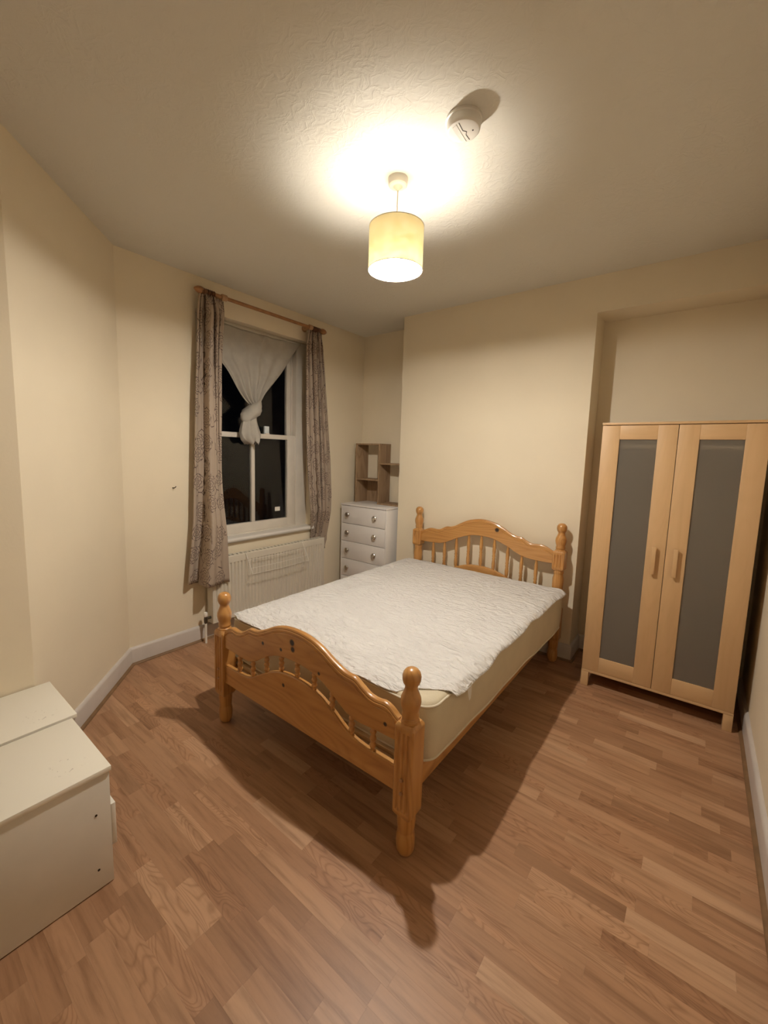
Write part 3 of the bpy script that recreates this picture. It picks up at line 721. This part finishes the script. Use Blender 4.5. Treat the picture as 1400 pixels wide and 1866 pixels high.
for a, b_, hx in ((X0 + 0.001, XM - 0.0015, 2.902), (XM + 0.0015, X1 - 0.001, 3.012)):
    dz0, dz1 = 0.118, 1.781; ST = 0.100; y0, y1 = Y0, Y0 + 0.018
    d = wdb('door', a, a + ST, y0, y1, dz0, dz1)
    for (p, q_, e, f_, mt, nm) in ((b_ - ST, b_, dz0, dz1, 'birch_z', 'stile'), (a + ST, b_ - ST, dz1 - 0.088, dz1, 'birch_x', 'rail'), (a + ST, b_ - ST, dz0, dz0 + 0.104, 'birch_x', 'rail')):
        wdb(nm, p, q_, y0 + (0.0015 if nm == 'rail' else 0), y1, e, f_, mt, 0.0012, d)
    wdb('glass_panel', a + ST - 0.004, b_ - ST + 0.004, y0 + 0.008, y0 + 0.012, dz0 + 0.100, dz1 - 0.084, 'frosted_glass', 0, d)
    h = wdb('handle', hx, hx + 0.023, Y0 - 0.026, Y0 - 0.012, 0.862, 1.036, 'birch_z', 0.002, d)
    for zz in (0.885, 1.000): wdb('handle_foot', hx + 0.004, hx + 0.019, Y0 - 0.013, Y0 + 0.001, zz, zz + 0.014, 'birch_z', 0, d)

# ------------------------------------------------------------------ bed
BX, BY = 1.695, -1.1035
bed = thing('bed', 'orange varnished pine bed frame with turned posts and arched spindle ends', 'bed', (BX, BY, 0))
PXH = 0.626; YF, YH = -1.0175, 1.0195
def post(x, y, blocks, ball, segs):
    """turned post: segs = list of ('lathe', profile) or ('sq', z0, z1)"""
    mb = MB(); hs = 0.0425
    for sg in segs:
        if sg[0] == 'lathe': mb.lathe(sg[1], x, y, 24)
        else:
            z0, z1 = sg[1], sg[2]
            def sect(z, h, d):
                pts = []
                c = h * 0.10
                fl = [(-0.5, 0), (0.0, 0), (0.5, 0)]
                pts.append((-h + c, -h))
                for (u, _) in fl:
                    w_ = h * 0.19; pts += [(u * h - w_, -h), (u * h - w_ * 0.5, -h + d), (u * h + w_ * 0.5, -h + d), (u * h + w_, -h)]
                pts += [(h - c, -h), (h, -h + c), (h, h - c), (h - c, h), (-h + c, h), (-h, h - c), (-h, -h + c)]
                return [(x + a, y + b_, z) for a, b_ in pts]
            e = min(0.03, (z1 - z0) * 0.16)
            mb.rings([sect(z0, hs * 0.80, 0), sect(z0 + e * 0.5, hs, 0), sect(z0 + e, hs, 0), sect(z0 + e + 0.010, hs, 0.0065), sect(z1 - e - 0.010, hs, 0.0065), sect(z1 - e, hs, 0), sect(z1 - e * 0.45, hs, 0), sect(z1, hs * 0.80, 0)])
    return mb
def top_turn(z):   # from the top of the square block to the ball, z = block top
    return [(z - 0.004, 0.036), (z + 0.006, 0.0365), (z + 0.010, 0.031), (z + 0.018, 0.030), (z + 0.022, 0.034), (z + 0.030, 0.0335), (z + 0.040, 0.0310), (z + 0.058, 0.0365), (z + 0.078, 0.0400), (z + 0.096, 0.0385), (z + 0.115, 0.031), (z + 0.130, 0.0255), (z + 0.140, 0.0245), (z + 0.146, 0.0265), (z + 0.152, 0.0315), (z + 0.166, 0.0357), (z + 0.180, 0.0365), (z + 0.194, 0.0330), (z + 0.204, 0.0255), (z + 0.210, 0.0160), (z + 0.213, 0.0)]
foot_turn = [(0.0, 0.024), (0.006, 0.030), (0.025, 0.0365), (0.055, 0.0385), (0.085, 0.0360), (0.097, 0.0335), (0.100, 0.0325), (0.104, 0.0335), (0.125, 0.0355), (0.150, 0.0375), (0.175, 0.0365), (0.195, 0.0345)]
FB = 0.556
for sx in (-1, 1):
    m_ = post(sx * PXH, YF, None, None, [('lathe', foot_turn), ('sq', 0.170, FB), ('lathe', top_turn(FB))])
    m_.build('post', 'pine_z', bed, smooth=38)
    HB = 0.872
    m_ = post(sx * PXH, YH, None, None, [('lathe', foot_turn), ('sq', 0.170, 0.430), ('lathe', [(0.42, 0.034), (0.44, 0.037), (0.46, 0.032), (0.50, 0.034), (0.60, 0.040), (0.655, 0.040), (0.685, 0.033), (0.692, 0.0325), (0.70, 0.036), (0.712, 0.0365), (0.722, 0.033), (0.735, 0.035)]), ('sq', 0.722, HB), ('lathe', [(zz - 0.0 if zz < 9 else zz, rr_) for zz, rr_ in top_turn(HB - 0.004)])])
    m_.build('post', 'pine_z', bed, smooth=38)
for sx in (-1, 1):     # cover plugs of the bed bolts on the foot post face
    for z in (0.33, 0.275):
        mb = MB(); mb.lathe([(YF - 0.0452, 0.004), (YF - 0.0445, 0.0068), (YF - 0.037, 0.0068)], 0, 0, 12, 1)
        for i, v in enumerate(mb.v): mb.v[i] = (v[0] + sx * PXH - 0.004, v[1], v[2] + z)
        mb.build('bolt_plug', 'bracket_wood', bed, smooth=40)
def sym(tab): return [(-x, z) for x, z in reversed(tab) if x > 0] + tab
RT = sym([(0.0, 0.736), (0.08, 0.730), (0.16, 0.707), (0.24, 0.668), (0.29, 0.648), (0.325, 0.641), (0.36, 0.639), (0.40, 0.617), (0.44, 0.597), (0.48, 0.592), (0.515, 0.596), (0.545, 0.588), (0.585, 0.560)])
RB = sym([(0.0, 0.582), (0.10, 0.575), (0.18, 0.552), (0.25, 0.515), (0.31, 0.478), (0.36, 0.461), (0.42, 0.459), (0.50, 0.464), (0.585, 0.466)])
PT = sym([(0.0, 0.502), (0.10, 0.494), (0.18, 0.468), (0.25, 0.432), (0.31, 0.395), (0.36, 0.372), (0.42, 0.362), (0.50, 0.361), (0.585, 0.360)])
def rail(name, top, bot, y, th, mt, mould=True, n=120):
    mb = MB(); rs = []; xa = top[-1][0]
    h = th / 2
    for i in range(n + 1):
        x = lerp(-xa - 0.004, xa + 0.004, i / n); xx = max(-xa, min(xa, x)); zt = sinterp(top, xx); zb = sinterp(bot, xx) if bot else None
        zb = bot if zb is None else zb
        if mould:
            cs = [(-h + 0.003, zb), (-h, zb + 0.003), (-h, zt - 0.034), (-h + 0.0035, zt - 0.031), (-h + 0.0035, zt - 0.028), (-h + 0.001, zt - 0.024), (-h + 0.001, zt - 0.016), (-h + 0.0045, zt - 0.013), (-h + 0.004, zt - 0.009), (-h + 0.007, zt - 0.003), (-h + 0.012, zt),
                  (h - 0.010, zt), (h - 0.003, zt - 0.004), (h, zt - 0.012), (h, zb + 0.003), (h - 0.003, zb)]
        else:
            cs = [(-h + 0.003, zb), (-h, zb + 0.003), (-h, zt - 0.005), (-h + 0.005, zt), (h - 0.005, zt), (h, zt - 0.005), (h, zb + 0.003), (h - 0.003, zb)]
        rs.append([(x, y + a, b_) for a, b_ in cs])
    mb.rings(rs); return mb.build(name, mt, bed, smooth=32)
rail('foot_rail', RT, RB, YF - 0.012, 0.034, 'pine_foot_rail')
rail('foot_panel', PT, [(-0.585, 0.254), (0, 0.254), (0.585, 0.254)], YF - 0.012, 0.028, 'pine_foot_panel', False)
HT = sym([(0.0, 1.036), (0.06, 1.030), (0.13, 1.012), (0.20, 0.978), (0.25, 0.950), (0.29, 0.936), (0.335, 0.931), (0.375, 0.910), (0.41, 0.896), (0.45, 0.896), (0.49, 0.898), (0.53, 0.886), (0.585, 0.858)])
HBt = sym([(0.0, 0.894), (0.08, 0.890), (0.16, 0.868), (0.24, 0.835), (0.31, 0.800), (0.37, 0.778), (0.44, 0.770), (0.52, 0.768), (0.585, 0.768)])
rail('head_rail', HT, HBt, YH - 0.006, 0.034, 'pine_head_rail')
HP = sym([(0.0, 0.634), (0.08, 0.630), (0.16, 0.612), (0.24, 0.580), (0.31, 0.54), (0.40, 0.50), (0.585, 0.49)])
rail('head_panel', HP, [(-0.585, 0.30), (0, 0.30), (0.585, 0.30)], YH - 0.006, 0.028, 'pine_foot_panel', False)
def spindle(zb, zt, rmax=0.0125, bobbin=5):
    mb = MB(); pr = []; n = 36; ln = zt - zb
    for i in range(n + 1):
        t = i / n
        r = 0.0085 + (rmax - 0.0085) * (0.35 + 0.65 * math.sin(PI * t) ** 0.7) 
        r += 0.0022 * math.cos(2 * PI * bobbin * t) * (1 if bobbin else 0)
        pr.append((zb + ln * t, max(0.006, r)))
    mb.lathe(pr, 0, 0, 12); return mb
for k in range(-4, 5):
    x = k * 0.115
    spindle(sinterp(PT, x) - 0.01, sinterp(RB, x) + 0.01, 0.0125, 4).build('spindle', 'pine_z', bed, smooth=60, loc=(x, YF - 0.012, 0))
    zb, zt = sinterp(HP, x) - 0.01, sinterp(HBt, x) + 0.01
    mb = MB(); ln = zt - zb; pr = [(0, .008), (.04, .008), (.10, .0125), (.22, .0135), (.34, .0100), (.37, .0125), (.40, .0095), (.46, .0125), (.49, .0100), (.60, .0130), (.74, .0125), (.9, .0090), (1, .008)]
    mb.lathe([(zb + ln * a, r * 1.15) for a, r in pr], 0, 0, 12); mb.build('spindle', 'pine_z', bed, smooth=60, loc=(x, YH - 0.006, 0))
for sx in (-1, 1):
    mb = MB(); xo = sx * 0.632
    mb.box(xo - 0.013, xo + 0.013, YF + 0.038, YH - 0.038, 0.250, 0.352, 0.003); mb.build('side_rail', 'pine_y', bed, smooth=40)
    mb = MB(); xo = sx * 0.604
    mb.box(xo - 0.015, xo + 0.015, YF + 0.04, YH - 0.04, 0.288, 0.318, 0.002); mb.build('slat_ledge', 'pine_y', bed)
for k in range(13):
    y = lerp(YF + 0.09, YH - 0.09, k / 12)
    mb = MB(); mb.box(-0.616, 0.616, y - 0.034, y + 0.034, 0.318, 0.336, 0.002); mb.build('slat', 'slat_wood', bed)

for y0, y1 in ((YF + 0.003, YF + 0.115), (YH - 0.110, YH - 0.021)):
    mb = MB(); mb.box(-0.588, 0.588, y0, y1, 0.296, 0.316, 0.002); mb.build('cross_batten', 'slat_wood', bed)  # foot batten added to stop light falling through the gap onto the floor

# ------------------------------------------------------------------ mattress
MX0, MX1, MY0, MY1, MZ0, MZ1 = -0.690, 0.690, -0.950, 0.950, 0.335, 0.592
mt_ = thing('mattress', 'cream fabric mattress overhanging the pine bed rails', 'mattress', (1.690, -1.098, 0), -0.010)
def rrect(hx, hy, r, n=8, wav=0.0, ph=0.0):
    pts = []
    for (cx, cy, a0) in ((hx - r, hy - r, 0), (-hx + r, hy - r, PI / 2), (-hx + r, -hy + r, PI), (hx - r, -hy + r, 1.5 * PI)):
        for i in range(n + 1): a = a0 + PI / 2 * i / n; pts.append((cx + r * math.cos(a), cy + r * math.sin(a)))
    out = []
    for i in range(len(pts)):
        p, q_ = Vector(pts[i]), Vector(pts[(i + 1) % len(pts)]); k = max(1, int((q_ - p).length / 0.05))
        for j in range(k):
            v = p.lerp(q_, j / k); out.append((v.x, v.y))
    return out
def edge_wave(x, y, k): return 0.006 * math.sin(x * 9 + y * 7 + k) + 0.004 * math.sin(y * 17 - x * 5 + 2 * k)
mb = MB(); rs = []; outline = rrect(0.690, 0.948, 0.07)
levels = [(MZ0, 0.975, 0), (MZ0 + 0.004, 0.990, 0), (MZ0 + 0.018, 0.998, 0), (MZ0 + 0.07, 1.004, 0), (MZ0 + 0.13, 1.006, 0), (MZ0 + 0.19, 1.004, 0), (MZ1 - 0.032, 0.999, 0), (MZ1 - 0.012, 0.990, 0), (MZ1 - 0.003, 0.972, 0), (MZ1, 0.94, 0)]
for (z, s, _) in levels:
    low = max(0, 1 - (z - MZ0) / 0.06)
    rs.append([(x * s, y * (1 - (1 - s) * 0.7), z + (edge_wave(x, y, 1.0) * 0.9 + (-0.028 * max(0, y - 0.1) / 0.9 * (1 if x > 0.5 else 0))) * low) for x, y in outline])
mb.rings(rs); mb.build('mattress_body', 'mattress_fabric', mt_, smooth=60)
for nm, z, s, wv in (('top_piping', MZ1 - 0.018, 0.9935, 0), ('bottom_piping', MZ0 + 0.008, 0.994, 1)):
    mb = MB(); pts = []
    for (x, y) in outline: 
        dz = (edge_wave(x, y, 1.0) * 0.85 + (-0.028 * max(0, y - 0.1) / 0.9 * (1 if x > 0.5 else 0))) * wv * 0.86
        pts.append(Vector((x * s, y * (1 - (1 - s) * 0.7), z + dz)))
    n = len(pts); rr_ = []
    for i in range(n + 1):
        p = pts[i % n]; d = (pts[(i + 1) % n] - pts[(i - 1) % n]).normalized(); a = d.cross(Vector((0, 0, 1))).normalized()
        rr_.append([p + (a * math.cos(2 * PI * j / 8) + Vector((0, 0, 1)) * math.sin(2 * PI * j / 8)) * 0.0055 for j in range(8)])
    mb.rings(rr_, cap=False); mb.build(nm, 'piping_fabric', mt_, smooth=60)

# ------------------------------------------------------------------ quilted mattress protector
pad = thing('mattress_protector', 'white quilted mattress protector spread loosely over the mattress', 'mattress protector', (1.690, -1.090, MZ1))
nu, nv = 150, 200; top_v = []
def pad_edge(u, v):
    # corner positions in world: head-left, head-right, foot-right, foot-left
    x_l = lerp(0.992, 0.985, v); x_r = interp([(0, 2.402), (0.30, 2.390), (0.6, 2.392), (0.85, 2.398), (0.97, 2.405), (1.0, 2.400)], v)
    x = lerp(x_l, x_r, u)
    y_f = interp([(0, -2.010), (0.03, -2.030), (0.07, -2.046), (0.12, -2.040), (0.3, -2.050), (0.7, -2.055), (0.86, -2.045), (0.91, -1.975), (0.95, -1.925), (0.985, -1.890), (1.0, -1.880)], u)
    y_h = interp([(0, -0.128), (0.04, -0.122), (0.5, -0.128), (0.9, -0.128), (0.97, -0.140), (1.0, -0.158)], u)
    y = lerp(y_h, y_f, v)
    x += 0.004 * math.sin(v * 23 + 1) * u ** 6 + 0.002 * math.sin(v * 41) * u ** 8
    y += 0.005 * math.sin(u * 37) * (v ** 8 + (1 - v) ** 8)
    return x, y
for i in range(nv + 1):
    for j in range(nu + 1):
        u, v = j / nu, i / nv; x, y = pad_edge(u, v)
        z = MZ1 + 0.007
        # drop over the rounded edge, lifted loose corners
        lx_, ly_ = x - 1.690, y + 1.090
        ox = max(0, abs(lx_) - 0.655); oy = max(0, abs(ly_) - 0.922)
        z -= 0.22 * ox + 0.30 * oy
        if lx_ > 0: z -= 0.25 * max(0, lx_ - 0.68) * 2
        z += 0.010 * math.exp(-((u - 1) ** 2 + (v - 0.0) ** 2) / 0.004)
        z += 0.0035 * noise.noise(Vector((x * 9, y * 9, 0))) + 0.0022 * noise.noise(Vector((x * 22, y * 34, 3))) + 0.0016 * noise.noise(Vector((x * 40, y * 70, 7)))
        z = max(z, MZ1 + 0.002 - 0.5 * (ox + oy) * 1.0) if ox + oy == 0 else z
        top_v.append((x - 1.690, y + 1.090, z - MZ1))
nn_ = len(top_v); th = 0.004
vs = top_v + [(x, y, z - th) for x, y, z in top_v]; fs = []
wid = nu + 1
for i in range(nv):
    for j in range(nu):
        a = i * wid + j; fs.append((a, a + wid, a + wid + 1, a + 1)); fs.append((nn_ + a, nn_ + a + 1, nn_ + a + wid + 1, nn_ + a + wid))
for i in range(nv):
    for j in (0, nu):
        a = i * wid + j; b_ = a + wid; fs.append((a, b_, nn_ + b_, nn_ + a))
for j in range(nu):
    for i in (0, nv):
        a = i * wid + j; fs.append((a, a + 1, nn_ + a + 1, nn_ + a))
mb = MB(); mb.add(vs, fs); mb.build('quilted_sheet', 'quilt', pad, smooth=70)
mb = MB(); q = []
for i in range(7):
    t = i / 6; q.append((2.398 + 0.012 * t - 1.690, -1.770 - 0.012 * t + 1.090, 0.575 - 0.060 * t - MZ1)); 
mb.rings([[(a[0] - 0.0004, a[1] - 0.020 * (1 - 0.55 * (i / 6) ** 2), a[2]), (a[0] + 0.0004, a[1] - 0.020 * (1 - 0.55 * (i / 6) ** 2), a[2]), (a[0] + 0.0006, a[1] + 0.020 * (1 - 0.8 * (i / 6) ** 2), a[2] + 0.006), (a[0] - 0.0004, a[1] + 0.020 * (1 - 0.8 * (i / 6) ** 2), a[2] + 0.006)] for i, a in enumerate(q)])
mb.build('care_label', 'label_cloth', pad)['label'] = 'small white care label'

# ------------------------------------------------------------------ bedside cabinets
def cabinet(label, x0, x1, yf, dep, h, dy):
    root = thing('bedside_cabinet', label, 'bedside cabinet', ((x0 + x1) / 2, yf - dep / 2, 0), 0, 'white bedside cabinets')
    l = Vector(root.location); yb = yf - dep
    for a, b_ in ((x0, x0 + 0.016), (x1 - 0.016, x1)):
        sd = pbox(root, l, 'side_panel', a, b_, yb, yf - 0.006, 0.004, h - 0.018, 'cabinet_white')
    pbox(root, l, 'top_panel', x0 - 0.006, x1 + 0.004, yb, yf, h - 0.018, h, 'cabinet_top')
    pbox(root, l, 'back_panel', x0 + 0.016, x1 - 0.016, yb, yb + 0.005, 0.02, h - 0.018, 'cabinet_white')
    pbox(root, l, 'base_panel', x0 + 0.016, x1 - 0.016, yb + 0.006, yf - 0.02, 0.0, 0.022, 'cabinet_white')
    pbox(root, l, 'shelf', x0 + 0.016, x1 - 0.016, yb + 0.006, yf - 0.02, 0.308, 0.322, 'cabinet_white')
    dr = pbox(root, l, 'drawer', x0 + 0.001, x1 - 0.001, yf - 0.006, yf + 0.010, 0.140, 0.300, 'cabinet_white', 0.003)
    mb = MB(); mb.lathe([(0, 0.006), (0.008, 0.006), (0.012, 0.013), (0.020, 0.014), (0.024, 0.008)], 0, 0, 14, 1); mb.build('knob', 'plastic_white', dr, smooth=40, loc=(0, yf + 0.010 - l.y, 0.225))
    for z in (0.290, 0.079):
        mb = MB(); mb.lathe([(x1 - 0.002 - l.x, 0.0042), (x1 + 0.0008 - l.x, 0.0042)], 0, yf - 0.052 - l.y, 10, 0)
        for i, v in enumerate(mb.v): mb.v[i] = (v[0], v[1], v[2] + z)
        mb.build('screw', 'screw_dark', root)
    return root
cabinet('white bedside cabinet with screw heads on its bare side panel, farther from the wall', 1.175, 1.570, -2.884, 0.40, 0.450, 0)
cabinet('white bedside cabinet wedged between the wall and its twin', 0.786, 1.150, -2.862, 0.40, 0.4515, 0)

# ------------------------------------------------------------------ pendant lamp
LX, LY = 1.858, -1.674
lamp = thing('pendant_lamp', 'lit cream drum pendant lamp hanging from the ceiling', 'lamp', (LX, LY, CEIL))
mb = MB(); mb.lathe([(0.0, 0.046), (-0.004, 0.047), (-0.030, 0.043), (-0.035, 0.038), (-0.036, 0.022), (-0.044, 0.012), (-0.052, 0.006)], 0, 0, 32); mb.build('ceiling_rose', 'plastic_white', lamp, smooth=35)
mb = MB(); mb.lathe([(-0.225, 0.0032), (-0.05, 0.0032)], 0, 0, 10); mb.build('cord', 'cord_white', lamp, smooth=60)
mb = MB(); mb.lathe([(-0.248, 0.016), (-0.245, 0.018), (-0.228, 0.017), (-0.217, 0.008), (-0.200, 0.0045)], 0, 0, 18); mb.build('bulb_holder', 'plastic_white', lamp, smooth=40)
mb = MB(); mb.lathe([(-0.417, 0.004), (-0.415, 0.014), (-0.411, 0.021), (-0.405, 0.025), (-0.374, 0.026), (-0.369, 0.036), (-0.360, 0.036), (-0.330, 0.026), (-0.290, 0.018), (-0.246, 0.0145)], 0, 0, 14); mb.build('bulb', 'bulb_glow', lamp, smooth=60)  # flared collar added to the shape to block light rising from the sleeve
S0, S1, SR_ = 2.440 - CEIL, 2.634 - CEIL, 0.130
me = bpy.data.meshes.new('shade'); n = 72; vs = []
for z in (S0, (S0 + S1) / 2, S1):
    for j in range(n): vs.append((SR_ * math.cos(2 * PI * j / n), SR_ * math.sin(2 * PI * j / n), z))
fs = [(i * n + j, i * n + (j + 1) % n, (i + 1) * n + (j + 1) % n, (i + 1) * n + j) for i in range(2) for j in range(n)]
me.from_pydata(vs, [], fs); me.materials.append(MATS['shade_fabric'])
for p in me.polygons: p.use_smooth = True
sh = link('shade', me, lamp)
for z in (S0, S1):
    mb = MB(); rs = []
    for j in range(n + 1):
        a = 2 * PI * j / n; rs.append([((SR_ + 0.0018 * math.cos(2*PI*q_/6)) * math.cos(a), (SR_ + 0.0018 * math.cos(2*PI*q_/6)) * math.sin(a), z + 0.0018 * math.sin(2*PI*q_/6)) for q_ in range(6)])
    mb.rings(rs, cap=False); mb.build('shade_ring', 'wire_white', sh, smooth=60)
for k in range(3):
    a = 2 * PI * k / 3 + 0.4
    mb = MB(); mb.tube([(0.017 * math.cos(a), 0.017 * math.sin(a), -0.236), (SR_ * math.cos(a), SR_ * math.sin(a), S1 - 0.003)], 0.0014, 6); mb.build('spoke', 'wire_white', sh, smooth=60)

# ------------------------------------------------------------------ smoke alarm
al_ = thing('smoke_alarm', 'round white smoke alarm fixed to the ceiling beside the lamp', 'smoke alarm', (2.263, -1.812, CEIL))
mb = MB(); mb.lathe([(0.0, 0.069), (-0.009, 0.070), (-0.011, 0.066)], 0, 0, 40); mb.build('base_plate', 'plastic_white', al_, smooth=30)
mb = MB(); mb.lathe([(-0.010, 0.064), (-0.030, 0.0645), (-0.038, 0.0630), (-0.0425, 0.0595), (-0.0445, 0.054), (-0.0450, 0.0)], 0, 0, 40); mb.build('cover', 'plastic_white', al_, smooth=30)
def bar(pts, w_, z0, z1, name, mt):
    mb = MB()
    for (p, q_) in zip(pts, pts[1:]):
        a, b_ = Vector(p), Vector(q_); d = (b_ - a).normalized(); nrm = Vector((-d.y, d.x)) * w_
        c = [a + nrm, b_ + nrm, b_ - nrm, a - nrm]
        mb.rings([[(v.x, v.y, z0) for v in c], [(v.x, v.y, z1) for v in c]])
    return mb.build(name, mt, al_)
rv = Vector((math.cos(YAW), math.sin(YAW))); fv = Vector((-math.sin(YAW), math.cos(YAW)))
def fp(a, b_): v = rv * a - fv * b_; return (v.x, v.y)
bar([fp(-0.026, 0.044), fp(-0.004, 0.008), fp(0.012, 0.004), fp(0.013, -0.012), fp(0.032, -0.036)], 0.0012, -0.0458, -0.0440, 'slot', 'dark_slot')
mb = MB(); cpt = fp(0.034, 0.012); mb.lathe([(-0.0460, 0.003), (-0.044, 0.003)], cpt[0], cpt[1], 12); mb.build('indicator', 'dark_slot', al_)
mb = MB(); mb.rings([[(*fp(*q_), z) for q_ in ((-0.046, 0.018), (-0.034, 0.036), (-0.010, 0.000), (0.022, -0.046), (0.000, -0.046), (-0.028, -0.010))] for z in (-0.0458, -0.043)]); mb.build('test_button', 'plastic_white', al_)

# ------------------------------------------------------------------ little hook in the wall
hk = thing('wall_hook', 'tiny dark metal hook screwed into the bare wall beside the curtain', 'hook', (0.0, -1.872, 1.264))
mb = MB(); mb.tube([(-0.002, 0, 0), (0.016, 0.001, 0.0), (0.026, 0.004, 0.004), (0.030, 0.010, 0.012)], 0.0032, 8); mb.build('shank', 'screw_dark', hk, smooth=60)
mb = MB(); mb.lathe([(-0.001, 0.0055), (0.002, 0.005), (0.003, 0.003)], 0, 0, 12, 0); mb.build('collar', 'brass_valve', hk, smooth=40)
